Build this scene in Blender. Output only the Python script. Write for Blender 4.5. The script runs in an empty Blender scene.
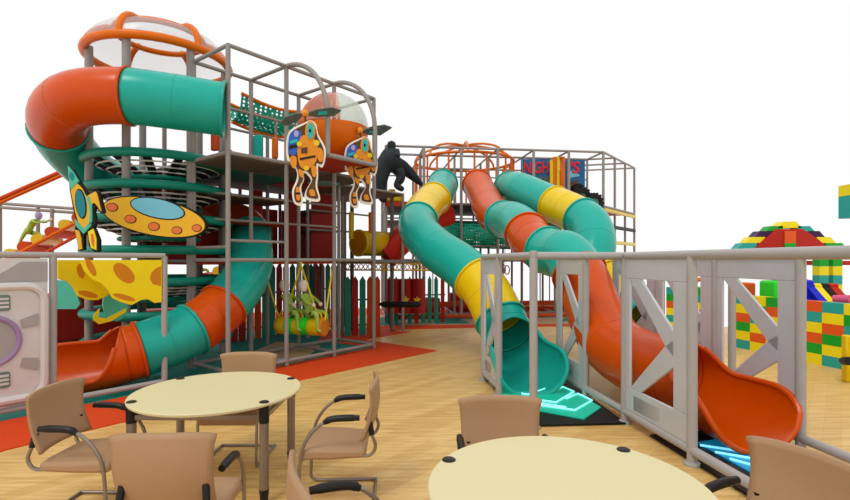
import bpy, bmesh, math, random
from mathutils import Vector, Matrix, Quaternion
random.seed(7)
PI = math.pi
F = 493.0; CX = 428.0; CY = 260.0; H = 1.8
C = bpy.context.scene.collection
V = Vector

def P(px, py, Y):
    return V(((px-CX)/F*Y, Y, H-(py-CY)/F*Y))
def G(px, py, z=0.0):
    Y = (H-z)*F/(py-CY)
    return V(((px-CX)/F*Y, Y, z))

# ------------------------------------------------------------------ materials
def lin(c):
    c = c/255.0
    return c/12.92 if c <= .04045 else ((c+.055)/1.055)**2.4
def rgb(h):
    return (lin(int(h[0:2],16)), lin(int(h[2:4],16)), lin(int(h[4:6],16)), 1)
def mat(name, h, rough=.5, var=.06, scale=6, metal=0, bump=0, emis=0, alpha=1, coat=0, spec=.25):
    m = bpy.data.materials.new(name); m.use_nodes = True
    nt = m.node_tree; b = nt.nodes['Principled BSDF']
    c = rgb(h)
    b.inputs['Roughness'].default_value = rough
    b.inputs['Metallic'].default_value = metal
    b.inputs['Coat Weight'].default_value = coat
    b.inputs['Coat Roughness'].default_value = .12; b.inputs['Specular IOR Level'].default_value = spec
    tc = nt.nodes.new('ShaderNodeTexCoord')
    n = nt.nodes.new('ShaderNodeTexNoise'); n.inputs['Scale'].default_value = scale
    n.inputs['Detail'].default_value = 3
    nt.links.new(tc.outputs['Object'], n.inputs['Vector'])
    mx = nt.nodes.new('ShaderNodeMix'); mx.data_type = 'RGBA'
    mx.inputs[6].default_value = tuple(v*(1-var) for v in c[:3])+(1,)
    mx.inputs[7].default_value = tuple(min(1,v*(1+var)) for v in c[:3])+(1,)
    nt.links.new(n.outputs['Fac'], mx.inputs[0])
    nt.links.new(mx.outputs[2], b.inputs['Base Color'])
    if bump:
        bp = nt.nodes.new('ShaderNodeBump'); bp.inputs['Strength'].default_value = bump
        bp.inputs['Distance'].default_value = .01
        nt.links.new(n.outputs['Fac'], bp.inputs['Height']); nt.links.new(bp.outputs['Normal'], b.inputs['Normal'])
    if emis:
        b.inputs['Emission Color'].default_value = c
        b.inputs['Emission Strength'].default_value = emis
    if alpha < 1: b.inputs['Alpha'].default_value = alpha
    return m
M = {}
def dm(k, *a, **kw): M[k] = mat(k, *a, **kw)
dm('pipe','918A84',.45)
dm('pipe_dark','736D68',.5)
dm('fence','A39E9A',.35,coat=.1)
dm('panel_white','B9BABD',.25,coat=.2)
dm('teal','1AA494',.27,coat=.06,spec=.22)
dm('teal_dark','0A8570',.4)
dm('orange','C84A00',.27,coat=.06,spec=.2)
dm('orange_rail','DA6A00',.35,coat=.04,spec=.2)
dm('orange_matte','C8470C',.6)
dm('yellow','E0BC02',.3,coat=.12)
dm('yellow_board','F0D60A',.45)
dm('cheese_hole','CE7F0A',.5)
dm('ufo_gold','E0AC26',.45); dm('ufo_spot','DC7038',.45)
dm('black','141412',.5); dm('black_soft','1C1A1A',.7)
dm('red','9E1A10',.5); dm('red_bright','BE2010',.5)
dm('mat_orange','CF3F06',.7,bump=.1); dm('mat_teal','0B7C70',.7,bump=.1); dm('mat_tan','B89A74',.7,bump=.1)
dm('deck','5F564E',.8); dm('deck_red','A8341C',.8); dm('deck_green','14705C',.8)
dm('leather','A98563',.5,scale=40,bump=.08,var=.03)
dm('arm_black','1E1B1A',.35)
dm('chrome','93897E',.28,metal=.75)
dm('table_top','D6CB9E',.42,var=.01); dm('table_leg','8C8076',.3,metal=.6)
dm('lime','7CC42A',.45); dm('lime_soft','9BB84C',.6); dm('green_suit','6E9E3E',.6); dm('bright_green','2FD52A',.45)
dm('skin','E8D6C6',.5); dm('lavender','A99AC8',.5)
dm('creature','20282A',.6,scale=14,var=.5,bump=.6)
dm('purple','9A7FA8',.5); dm('panel_grey','A29C9A',.5); dm('panel_light','CFCAC8',.4); dm('vent','6E8078',.5)
dm('brick_yellow','F0DC1A',.4,var=.02); dm('brick_green','17A22A',.4,var=.02); dm('brick_teal','2AA39B',.4,var=.02); dm('brick_orange','E2591E',.4,var=.02); dm('brick_red','B51E12',.45,var=.03)
dm('blue','1B25C8',.35); dm('brick_purple','3C1648',.4)
dm('sign_blue','1F5F8F',.4,var=.35,scale=3); dm('sign_red','D8202A',.4); dm('pink','D85A86',.5)
dm('board_orange','DD8A1E',.5,var=.25,scale=14); dm('board_cream','EFE6D6',.5); dm('board_brown','5A3A1C',.5,var=.3,scale=20); dm('board_cyan','22B4B0',.35); dm('board_blue','2A5FB8',.4,var=.3,scale=20); dm('board_steel','56605C',.5,var=.3,scale=15)
dm('sky_blue','6FB6C8',.3); dm('planet','4FB49A',.5); dm('deep_teal','127C86',.35)
dm('rope','E2C81E',.6); dm('white_rope','D8D4CC',.6)

def clear_mat(name, h, alpha, rough=.1):
    m = mat(name, h, rough, var=.0, alpha=alpha); return m
M['clear'] = clear_mat('clear','D6DADA',.32)
M['clear_rose'] = clear_mat('clear_rose','E2A08A',.55)
M['clear_mint'] = clear_mat('clear_mint','CFE0CC',.5)

def mesh_net(name, h, scale):
    m = mat(name, h, .6)
    nt = m.node_tree; b = nt.nodes['Principled BSDF']
    tc = nt.nodes.new('ShaderNodeTexCoord'); vo = nt.nodes.new('ShaderNodeTexVoronoi')
    vo.inputs['Scale'].default_value = scale; vo.inputs['Randomness'].default_value = 0
    nt.links.new(tc.outputs['Object'], vo.inputs['Vector'])
    g = nt.nodes.new('ShaderNodeMath'); g.operation = 'GREATER_THAN'; g.inputs[1].default_value = .34
    nt.links.new(vo.outputs['Distance'], g.inputs[0]); nt.links.new(g.outputs[0], b.inputs['Alpha'])
    return m
M['net_teal'] = mesh_net('net_teal','16A084',13)

def wood():
    m = bpy.data.materials.new('light_plank_floor'); m.use_nodes = True
    nt = m.node_tree; b = nt.nodes['Principled BSDF']; L = nt.links.new
    tc = nt.nodes.new('ShaderNodeTexCoord'); mp = nt.nodes.new('ShaderNodeMapping')
    mp.inputs['Rotation'].default_value = (0,0,math.radians(-50))
    L(tc.outputs['Object'], mp.inputs['Vector'])
    br = nt.nodes.new('ShaderNodeTexBrick'); br.inputs['Scale'].default_value = 1
    br.inputs['Brick Width'].default_value = 2.3; br.inputs['Row Height'].default_value = .15
    br.inputs['Mortar Size'].default_value = .0018; br.offset = .37
    br.inputs['Color1'].default_value = rgb('D9B069'); br.inputs['Color2'].default_value = rgb('E6C27C')
    br.inputs['Mortar'].default_value = rgb('C9A362')
    L(mp.outputs[0], br.inputs['Vector'])
    mp2 = nt.nodes.new('ShaderNodeMapping'); mp2.inputs['Rotation'].default_value = (0,0,math.radians(-50))
    mp2.inputs['Scale'].default_value = (1.2,14,1); 
    L(tc.outputs['Object'], mp2.inputs['Vector'])
    n = nt.nodes.new('ShaderNodeTexNoise'); n.inputs['Scale'].default_value = 1.6; n.inputs['Detail'].default_value = 5
    L(mp2.outputs[0], n.inputs['Vector'])
    cr = nt.nodes.new('ShaderNodeValToRGB')
    cr.color_ramp.elements[0].position = .36; cr.color_ramp.elements[0].color = (.74,.62,.48,1)
    cr.color_ramp.elements[1].position = .60; cr.color_ramp.elements[1].color = (1,1,1,1)
    L(n.outputs['Fac'], cr.inputs[0])
    mx = nt.nodes.new('ShaderNodeMix'); mx.data_type='RGBA'; mx.blend_type='MULTIPLY'; mx.inputs[0].default_value = .8
    L(br.outputs['Color'], mx.inputs[6]); L(cr.outputs[0], mx.inputs[7])
    L(mx.outputs[2], b.inputs['Base Color']); b.inputs['Roughness'].default_value = .38
    return m
M['wood'] = wood()

# ------------------------------------------------------------------ mesh builder
class MB:
    def __init__(s): s.v=[]; s.f=[]; s.mi=[]; s.m=0
    def add(s, vs, fs):
        o=len(s.v); s.v+= [V(v) for v in vs]
        for f in fs: s.f.append([i+o for i in f]); s.mi.append(s.m)
    def mat(s, i): s.m=i; return s
    def box(s, c, size, rz=0, R=None):
        x,y,z = size[0]/2,size[1]/2,size[2]/2
        R = R or Matrix.Rotation(rz,3,'Z')
        vs=[V(c)+R@V((a*x,b*y,d*z)) for d in(-1,1) for b in(-1,1) for a in(-1,1)]
        s.add(vs,[(0,2,3,1),(4,5,7,6),(0,1,5,4),(2,6,7,3),(0,4,6,2),(1,3,7,5)]); return s
    def tube(s, path, r, n=10, cap=True, closed=False, up=None):
        path=[V(p) for p in path]; N=len(path)
        rr = r if isinstance(r,(list,tuple)) else [r]*N
        T=[]
        for i in range(N):
            if closed: t=path[(i+1)%N]-path[i-1]
            else: t=path[min(i+1,N-1)]-path[max(i-1,0)]
            T.append(t.normalized())
        a = V((0,0,1)) if abs(T[0].z)<.9 else V((1,0,0))
        u = T[0].cross(a).normalized(); vs=[]
        for i in range(N):
            if i: 
                q=T[i-1].rotation_difference(T[i]); u=(q@u).normalized()
            w=T[i].cross(u)
            for k in range(n):
                an=2*PI*k/n; vs.append(path[i]+rr[i]*(math.cos(an)*u+math.sin(an)*w))
        fs=[]
        M_=N if closed else N-1
        for i in range(M_):
            j=(i+1)%N
            for k in range(n):
                k2=(k+1)%n; fs.append((i*n+k,i*n+k2,j*n+k2,j*n+k))
        if cap and not closed:
            fs.append(tuple(reversed(range(n)))); fs.append(tuple(range((N-1)*n,N*n)))
        s.add(vs,fs); return s
    def cyl(s,p0,p1,r,n=12): return s.tube([p0,p1],r,n)
    def lathe(s, prof, c=(0,0,0), n=24, R=None):
        R = R or Matrix.Identity(3); vs=[]; fs=[]; m=len(prof)
        for (r,z) in prof:
            for k in range(n):
                a=2*PI*k/n; vs.append(V(c)+R@V((r*math.cos(a),r*math.sin(a),z)))
        for i in range(m-1):
            for k in range(n):
                k2=(k+1)%n; fs.append((i*n+k,i*n+k2,(i+1)*n+k2,(i+1)*n+k))
        if prof[0][0]>1e-4: fs.append(tuple(reversed(range(n))))
        if prof[-1][0]>1e-4: fs.append(tuple(range((m-1)*n,m*n)))
        s.add(vs,fs); return s
    def prism(s, poly, ext):
        n=len(poly); e=V(ext); a=[V(p) for p in poly]
        s.add(a+[p+e for p in a],[tuple(reversed(range(n))),tuple(range(n,2*n))]+[(i,(i+1)%n,n+(i+1)%n,n+i) for i in range(n)]); return s
    def build(s, name, mats, parent=None, smooth=True, bevel=0, solid=0, rel=True, seg=2):
        me=bpy.data.meshes.new(name)
        off=V((0,0,0))
        if parent is not None and rel:
            off=parent.location
            if parent.parent: off=off+parent.parent.location
        me.from_pydata([v-off for v in s.v],[],s.f); 
        if not isinstance(mats,(list,tuple)): mats=[mats]
        for m in mats: me.materials.append(M[m])
        me.polygons.foreach_set('material_index', s.mi)
        bm=bmesh.new(); bm.from_mesh(me); bmesh.ops.recalc_face_normals(bm,faces=bm.faces); bm.to_mesh(me); bm.free()
        o=bpy.data.objects.new(name,me); C.objects.link(o)
        if parent is not None: o.parent=parent
        if bevel:
            b=o.modifiers.new('b','BEVEL'); b.width=bevel; b.segments=seg; b.limit_method='ANGLE'; b.angle_limit=math.radians(40)
        if solid:
            b=o.modifiers.new('s','SOLIDIFY'); b.thickness=solid; b.offset=0
        if smooth:
            me.polygons.foreach_set('use_smooth',[True]*len(me.polygons)); me.update()
            try:
                me.set_sharp_from_angle(angle=math.radians(38))
            except Exception: pass
        return o
def tag(o,label,cat,group=None,kind=None):
    o['label']=label; o['category']=cat
    if group: o['group']=group
    if kind: o['kind']=kind
    return o
def thing(name,label,cat,loc=(0,0,0),group=None,rz=0):
    o=bpy.data.objects.new(name,None); C.objects.link(o); o.location=loc; o.rotation_euler=(0,0,rz)
    o.empty_display_size=.1
    return tag(o,label,cat,group)
def one(name, mb, mats, label, cat, group=None, loc=None, **kw):
    """a thing that is a single mesh, origin at its base"""
    if loc is None:
        zs=min(v.z for v in mb.v); n=len(mb.v)
        loc=V((sum(v.x for v in mb.v)/n,sum(v.y for v in mb.v)/n,zs))
    for i,v in enumerate(mb.v): mb.v[i]=v-V(loc)
    o=mb.build(name,mats,None,**kw); o.location=loc
    return tag(o,label,cat,group)

def cr(pts, per=8):
    """Catmull-Rom through pts; returns samples and their parameter"""
    out=[]; us=[]; n=len(pts)
    pts=[V(p) for p in pts]
    for i in range(n-1):
        p0=pts[i-1] if i else 2*pts[0]-pts[1]; p1=pts[i]; p2=pts[i+1]; p3=pts[i+2] if i+2<n else 2*pts[-1]-pts[-2]
        for k in range(per):
            t=k/per; t2=t*t; t3=t2*t
            out.append(.5*((2*p1)+(-p0+p2)*t+(2*p0-5*p1+4*p2-p3)*t2+(-p0+3*p1-3*p2+p3)*t3)); us.append(i+t)
    out.append(pts[-1]); us.append(n-1)
    return out,us

# ------------------------------------------------------------------ directions of the plan
a38=math.radians(38); a7=math.radians(-7.3)
A=V((math.sin(a38),math.cos(a38),0)); B=V((-math.cos(a38),math.sin(a38),0))
D=V((math.sin(a7),math.cos(a7),0)); E=V((math.cos(a7),-math.sin(a7),0))

# ------------------------------------------------------------------ floor and mats
fl=[(-13,-1.5),(11,-1.5),(11,13.3),(5.6,13.3),(8.2,18.6),(-2.5,18.6),(-13,13.5)]
mb=MB().prism([(x,y,-.06) for x,y in fl],(0,0,.06)); o=mb.build('floor','wood',smooth=False); o['kind']='structure'

def mat_piece(pts, z0, z1, m, label):
    mb=MB().prism([(p[0],p[1],z0) for p in pts],(0,0,z1-z0))
    return one('play_mat',mb,m,label,'mat',smooth=False)
def g2(px,py): p=G(px,py); return (p.x,p.y)
# orange mat with the two pointed notches along the wood
ob=[g2(-30,462),g2(8,450),g2(303,380),g2(437,351),g2(364,340),g2(412,332),g2(390,330),g2(480,327.6),g2(625,325.5),(5.4,18.2),(-3.4,18.2),(-12.6,12.5),(-9,5)]
mat_piece(ob,0,.012,'mat_orange','large orange floor mat with pointed edges bordering the light wood floor')
L0=V((-3.03,7.47,0)); CE=1.05
def LG(i,j,z=0): return L0+A*CE*i+B*CE*j+V((0,0,z))
def off(p,a,b): q=p+A*a+B*b; return (q.x,q.y)
mat_piece([off(L0,-3.9,.12),off(L0,3.25,.12),off(L0,3.0,1.6),off(L0,4.2,2.6),off(L0,4.5,4.0),off(L0,-1.5,4.6),off(L0,-3.9,2.4)],.012,.018,'mat_teal','teal floor mat under the front climbing frame and spiral slide')
mat_piece([off(L0,.9,.35),off(L0,1.5,.15),off(L0,2.7,1.1),off(L0,2.4,2.2),off(L0,1.3,1.5)],.018,.023,'mat_tan','tan angular floor mat under the double swing')
mat_piece([off(L0,-3.6,.3),off(L0,-1.6,1.0),off(L0,-.8,2.0),off(L0,-2.6,2.2)],.018,.023,'mat_tan','tan floor mat patch beside the orange mouth of the spiral slide')
mat_piece([g2(330,332),g2(385,326),g2(585,324),g2(600,314),g2(345,316)],.012,.018,'mat_tan','tan floor mat strip before the rear climbing frame')
mat_piece([g2(432,319),g2(458,318),g2(470,324),g2(436,324.5)],.018,.023,'mat_teal','small teal floor mat diamond left of the yellow slide section')
mat_piece([g2(556,322),g2(572,317),g2(600,317),g2(606,322)],.018,.023,'mat_teal','small teal floor mat diamond at right end of the rear tan strip')
mat_piece([g2(370,326),g2(376,318),g2(402,317),g2(401,325.5)],.018,.023,'mat_teal','teal floor mat square below the red starred box')

# ------------------------------------------------------------------ frames
def pipe(name,p0,p1,r,m,par,n=10): return MB().cyl(p0,p1,r,n).build(name,m,par)

lf=thing('play_structure','grey steel pipe climbing frame at left with arched bay, behind the round table','play frame',LG(1.5,.5))
HT=5.06; Z1=1.8; Z2=3.43
for i in range(4):
    for j in range(2):
        pipe('post',LG(i,j,0.02),LG(i,j,HT),.037,'pipe',lf)
for i in range(0,6):
    for j in (1,2,3):
        if j==1 and i<4: continue
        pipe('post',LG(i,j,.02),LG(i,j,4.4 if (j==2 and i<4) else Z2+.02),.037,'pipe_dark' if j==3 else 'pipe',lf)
def rail(par,p0,p1,r=.032,m='pipe',name='rail'): return pipe(name,p0,p1,r,m,par)
for z in (.1,Z1,Z2,HT):
    for i in range(3):
        for j in (0,1):
            if j==0 and z==Z2 and i>=1: continue
            if z==Z1 and j==0 and i==0: 
                pass
            rail(lf,LG(i,j,z),LG(i+1,j,z))
    for i in range(4): rail(lf,LG(i,0,z),LG(i,1,z))
for z in (Z1-.02,Z2):
    for j in (2,3):
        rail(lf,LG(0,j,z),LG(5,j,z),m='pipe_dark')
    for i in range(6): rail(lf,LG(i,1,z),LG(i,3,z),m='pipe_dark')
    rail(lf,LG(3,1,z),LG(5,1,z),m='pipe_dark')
rail(lf,LG(0,1,4.45),LG(3,1,4.45),.026); rail(lf,LG(0,2,4.4),LG(3,2,4.4),.026)
for i in (.5,1.5,2.5): pipe('baluster',LG(i,1,Z2),LG(i,1,4.45),.024,'pipe',lf)
rail(lf,LG(0,.05,2.1),LG(1,.05,2.1),.024); 
rail(lf,LG(0,1,4.1),LG(.5,1,4.1),.024)
rail(lf,LG(0,0,2.0),LG(0,1,2.0),.024)
# arched bay
for i in (1,2):
    pts=[]
    for k in range(13):
        t=k/12*PI/2
        pts.append(LG(i,0,0)-B*CE*math.sin(t)*1.0+V((0,0,HT-1.05*(1-math.cos(t)))))
    pts.append(LG(i,-1,3.7)); pts.append(LG(i,-1,3.43))
    MB().tube(pts,.04,10).build('arch',"pipe",lf)
    rail(lf,LG(i,-1,Z2),LG(i,0,Z2),.038)
rail(lf,LG(1,-1,Z2),LG(2,-1,Z2),.038)
# decks
dk=0
def deck(par,cs,z,m,t=.05):
    return MB().prism([V((p.x,p.y,z-t)) for p in cs],(0,0,t)).build('deck',m,par,smooth=False)
def cell(i,j,di=1,dj=1,g=.03): return [LG(i+g,j+g),LG(i+di-g,j+g),LG(i+di-g,j+dj-g),LG(i+g,j+dj-g)]
deck(lf,cell(0,0),Z2,'deck'); deck(lf,cell(1,0),Z2,'deck'); deck(lf,cell(2,0),Z2,'deck')
deck(lf,cell(0,1,2,1),Z2,'deck_green'); deck(lf,cell(2,1,1,1),Z2,'deck_red'); deck(lf,cell(0,2,3,1),Z2,'deck'); deck(lf,cell(3,1,2,2),Z2,'deck')
deck(lf,[LG(1.03,-.97),LG(1.97,-.97),LG(1.97,-.03),LG(1.03,-.03)],Z2,'deck_red',.03)
deck(lf,cell(0,1,3,2),Z1-.03,'deck_red'); deck(lf,cell(3,1,2,2),Z1-.03,'deck')
# middle webbing shelf seen below the upper deck
for z,m in ((2.95,'deck'),(2.5,'deck_red')):
    deck(lf,cell(0,1,2,1,.06),z,m,.03); deck(lf,cell(3,2,1,1,.06),z,'deck',.03)
    rail(lf,LG(0,1,z),LG(3,1,z),.022); rail(lf,LG(3,2,z),LG(5,2,z),.022)
# red back panels
for i in (0,1,2,3): 
    MB().prism([LG(i+.06,3.0,Z1),LG(i+.94,3.0,Z1),LG(i+.94,3.0,3.0),LG(i+.06,3.0,3.0)],B*.04).build('wall_panel','red',lf,smooth=False)
for i in (0,1): 
    MB().prism([LG(i+.06,2.0,Z1),LG(i+.94,2.0,Z1),LG(i+.94,2.0,2.5),LG(i+.06,2.0,2.5)],B*.04).build('wall_panel','red' ,lf,smooth=False)

for x0,x1,Y0,Y1 in ((284,300,11.35,11.5),(311,336,11.6,11.9),(252,262,11.0,11.1)):
    q0=P(x0,260,Y0); q1=P(x1,260,Y1); q0.z=q1.z=0
    MB().prism([q0+V((0,0,1.84)),q1+V((0,0,1.84)),q1+V((0,0,3.36)),q0+V((0,0,3.36))],(0,.05,0)).build('wall_panel','red',lf,smooth=False)
for x,Y in ((321,12.2),(352,12.6),(392,12.4)):
    q=P(x,260,Y); MB().cyl(V((q.x,q.y,.02)),V((q.x,q.y,3.4)),.05,10).build('post','pipe_dark',lf)
# picket walls ------------------------------------------------------
def picket_fence(p0,p1,n,h,label,cols,loc=None,w=.8):
    p0=V(p0);p1=V(p1); t=thing('picket_fence',label,'fence',(p0+p1)/2)
    d=(p1-p0)/n; nn=V((-d.y,d.x,0)).normalized()*.035
    for k in range(n):
        a=p0+d*(k+.5-w/2); b=p0+d*(k+.5+w/2); m=(a+b)/2
        z=V((0,0,1)); q=.07
        MB().prism([a,b,b+z*(h-q*1.6),m+z*h,a+z*(h-q*1.6)],nn).build('picket',cols[k%len(cols)],t,smooth=False,bevel=.006,seg=1)
    for zz in (.25,h*.6):
        MB().cyl(p0+V((0,0,zz))+nn*1.6,p1+V((0,0,zz))+nn*1.6,.02,8).build('rail','pipe_dark',t)
    return t
picket_fence(G(222,345),LG(5.05,3.2),18,1.72,'tall teal and red picket fence behind the double swing',['teal_dark','red','red','teal_dark','orange_matte','teal_dark'])
picket_fence(G(344,336.5),G(381,334.5),5,1.42,'short teal and red picket fence right of the swing, below the yellow tube',['teal_dark','red','teal_dark','orange_matte','orange_matte'])
picket_fence(G(386,325.5),G(446,323),9,1.35,'picket fence at the back behind the red starred box',['teal_dark','teal_dark','red','teal_dark','red','teal_dark'],w=.55)

# ------------------------------------------------------------------ rear frame R
R0=V((5.3,14.9,0)); RC=1.092
def RG(i,m,z=0): return R0-E*RC*i+D*RC*m+V((0,0,z))
rf=thing('play_structure','wide grey steel pipe climbing frame at the back, behind the three tube slides','play frame',RG(3,1.5))
for i in range(7):
    for m in range(4):
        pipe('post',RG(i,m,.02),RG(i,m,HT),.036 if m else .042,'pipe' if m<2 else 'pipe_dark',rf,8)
for z in (.12,Z1,Z2,HT):
    for m in (0,1,3): rail(rf,RG(0,m,z),RG(6,m,z),.034)
    for i in range(7): rail(rf,RG(i,0,z),RG(i,3,z),.03)
rail(rf,RG(0,0,2.2),RG(6,0,2.2),.028,'pipe_dark'); rail(rf,RG(0,0,3.0),RG(6,0,3.0),.022,'pipe_dark')
rail(rf,RG(0,1,4.4),RG(6,1,4.4),.022)
for k in range(18): 
    i=6-k*.33
    pipe('baluster',RG(i,3,0.12),RG(i,3,Z1),.022,'pipe_dark',rf,6)
def rdeck(i0,i1,m0,m1,z,m,t=.05): return deck(rf,[RG(i1,m0),RG(i0,m0),RG(i0,m1),RG(i1,m1)],z,m,t)
rdeck(0,3,.02,3,Z2,'deck'); rdeck(3.03,6,.02,3,Z2,'deck'); rdeck(0.03,6,.02,3,Z1,'deck'); rdeck(0.1,6,.1,2.9,2.95,'deck',.03)
MB().prism([RG(6.02,-.03,Z2-.09),RG(4.6,-.03,Z2-.09),RG(4.6,-.03,Z2+.04),RG(6.02,-.03,Z2+.04)],D*-.03).build('edge_pad','deck_red',rf,smooth=False)
MB().prism([RG(6.0,.0,.13),RG(0,.0,.13),RG(0,.0,.22),RG(6.0,.0,.22)],D*-.09).build('floor_beam','orange_matte',rf,bevel=.02)
MB().prism([RG(6.0,1.5,.3),RG(0,1.5,.3),RG(0,1.5,.46),RG(6.0,1.5,.46)],D*-.09).build('floor_beam','orange_matte',rf,bevel=.02)
# chamfered right end
CH=[R0+A*k*1.09 for k in range(4)]
for k in (1,2,3):
    pipe('post',CH[k]+V((0,0,.02)),CH[k]+V((0,0,HT)),.038,'pipe',rf)
for z in (.12,Z1,Z2,HT): rail(rf,CH[0]+V((0,0,z)),CH[3]+V((0,0,z)),.034)
b3=RG(0,3)
for z in (Z2,HT): rail(rf,CH[3]+V((0,0,z)),b3+V((0,0,z)),.03); rail(rf,CH[2]+V((0,0,z)),RG(0,2,z),.03); rail(rf,CH[1]+V((0,0,z)),RG(0,1,z),.03)
deck(rf,[CH[0]+A*.03,CH[3],b3,RG(0,0)+D*.05],Z2,'deck_red')
for z,m in ((3.33,'yellow'),(2.84,'black'),(2.35,'yellow')):
    MB().cyl(CH[0]+V((0,0,z)),CH[3]+V((0,0,z)),.06,10).build('padded_rail',m,rf)

# ------------------------------------------------------------------ climbing tower
TC=V((-4.75,8.75,0)); TR=1.05
tw=thing('climbing_tower','round net climbing tower with green rings and grey posts, below the orange dome','play tower',TC)
angs=[-140,-88,-37,25,78,135]
def TP(deg,r,z): return TC+V((r*math.cos(math.radians(deg)),r*math.sin(math.radians(deg)),z))
for a in angs: MB().cyl(TP(a,TR,.02),TP(a,TR,5.3),.062,14).build('post','pipe',tw)
for z in (3.48,2.99,2.47,1.96,1.45,.92,.42):
    MB().tube([TP(k*7.5,TR+.08,z) for k in range(48)],.072,10,closed=True).build('ring','teal_dark',tw)
for z in (3.40,2.9,2.38,1.36):
    mb=MB()
    for rr in (.35,.5,.65,.8,.95): mb.tube([TP(k*10,rr,z-.38*(1-rr)) for k in range(36)],.015,5,closed=True)
    mb.build('rope_web','white_rope',tw)
    ms=MB()
    for k in range(14):
        a=k*360/14+5
        p0=TP(a,.3,z-.28); p1=TP(a,TR+.02,z+.04); s_=V((-math.sin(math.radians(a)),math.cos(math.radians(a)),0))*.06
        ms.prism([p0-s_,p1-s_,p1+s_,p0+s_],(0,0,.045))
    ms.build('strap_web','black',tw,smooth=False)
    MB().tube([TP(k*10,.62,z-.22) for k in range(36)],.04,8,closed=True).build('ring','teal_dark',tw)
# dome
dm_=thing('tower_canopy','orange tube dome with clear panels on top of the net tower','canopy',TC+V((0,0,5.3)))
def EL(a,rx,z): return TC+V((rx*math.cos(a),rx*math.sin(a),z))
MB().tube([EL(k*PI/24,1.13,5.3) for k in range(48)],.07,10,closed=True).build('ring','orange_rail',dm_)
MB().tube([EL(k*PI/24,.70,5.74) for k in range(48)],.05,10,closed=True).build('ring','orange_rail',dm_)
for k in range(6):
    a=math.radians([-92,-32,30,88,148,208][k])
    MB().tube([EL(a,1.13-.43*(1-math.cos(t*PI/2))-0.0,5.3+.46*math.sin(t*PI/2)+ (0)) for t in [q/6 for q in range(7)]],.055,8).build('rib','orange_rail',dm_)
mb=MB(); n=48; vs=[]; fs=[]
rings=[(1.12,5.32),(1.1,5.45),(1.03,5.58),(.9,5.69),(.72,5.77),(.4,5.84),(.02,5.86)]
for (r,z) in rings:
    for k in range(n): vs.append(EL(k*2*PI/n,r,z))
for i in range(len(rings)-1):
    for k in range(n): fs.append((i*n+k,i*n+(k+1)%n,(i+1)*n+(k+1)%n,(i+1)*n+k))
mb.add(vs,fs); mb.build('clear_panel','clear',dm_)

# ------------------------------------------------------------------ tube slides
def slide(label, pts, r, secs, exit_u, per=8, hood=0, seam=True, open_end=82, flare=1.18, name='tube_slide', ef=.34, roll=0):
    """secs: list (u0,u1,material); exit chute from exit_u to the end, opening upward"""
    path,us=cr(pts,per)
    t=thing(name,label,'slide',V((path[-1].x,path[-1].y,0)))
    def sub(u0,u1):
        idx=[i for i,u in enumerate(us) if u0-1e-6<=u<=u1+1e-6]
        return [path[i] for i in idx]
    for (u0,u1,m) in secs:
        pp=sub(u0,u1)
        sec=MB().tube(pp,r,32,cap=False).build('tube_section',m,t,solid=.02)
        d=(pp[1]-pp[0]).normalized()
        fl_=MB().tube([pp[0]-d*.0,pp[0]+d*.035],r+.022,32,cap=False)
        fl_.build('flange',m,sec,solid=.03)
        if len(pp)>10 and seam:
            k=len(pp)//2; d=(pp[k+1]-pp[k]).normalized()
            MB().tube([pp[k],pp[k]+d*.018],r+.008,32,cap=False).build('seam',m,sec,solid=.01)
    # chute
    m=secs[-1][2] if len(secs[-1])<4 else secs[-1][3]
    idx=[i for i,u in enumerate(us) if u>=exit_u-1e-6]; pp=[path[i] for i in idx]; N=len(pp); n=28
    vs=[];fs=[];eL=[];eR=[]
    for i in range(N):
        q=i/(N-1); T=(pp[min(i+1,N-1)]-pp[max(i-1,0)]).normalized()
        s=T.cross(V((0,0,1))).normalized(); up=s.cross(T).normalized()
        e=min(1,q/ef); e=math.sin(e*PI/2)**.75
        am=math.radians(180-(180-open_end)*e)
        rr=r*(1+(flare-1)*math.sin(min(1,q*1.15)*PI/2))
        if q>.62: am*= 1-.42*(1-math.sqrt(max(0,1-((q-.62)/.38)**2)))
        for k in range(n+1):
            f=-am+2*am*k/n+math.radians(roll)*e
            lift=.05*max(0,(q-.75)/.25)**2*r*2
            v=pp[i]+rr*(math.sin(f)*s-math.cos(f)*up)+V((0,0,-lift*0))
            if v.z<.035: v.z=.035
            vs.append(v)
        eL.append(vs[-(n+1)].copy()); eR.append(vs[-1].copy())
    for i in range(N-1):
        for k in range(n): fs.append((i*(n+1)+k,i*(n+1)+k+1,(i+1)*(n+1)+k+1,(i+1)*(n+1)+k))
    mb=MB(); mb.add(vs,fs); chute=mb.build('exit_chute',m,t,solid=.025)
    st=next(i for i in range(N) if i/(N-1)>.08)
    endrow=[vs[(N-1)*(n+1)+k] for k in range(n+1)]
    loop=list(reversed(eL[st:]))[::-1]
    rim=eL[st:]+endrow[1:-1]+list(reversed(eR[st:]))
    MB().tube(rim,.03,8,closed=False).build('exit_rim',m,chute)
    return t

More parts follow.
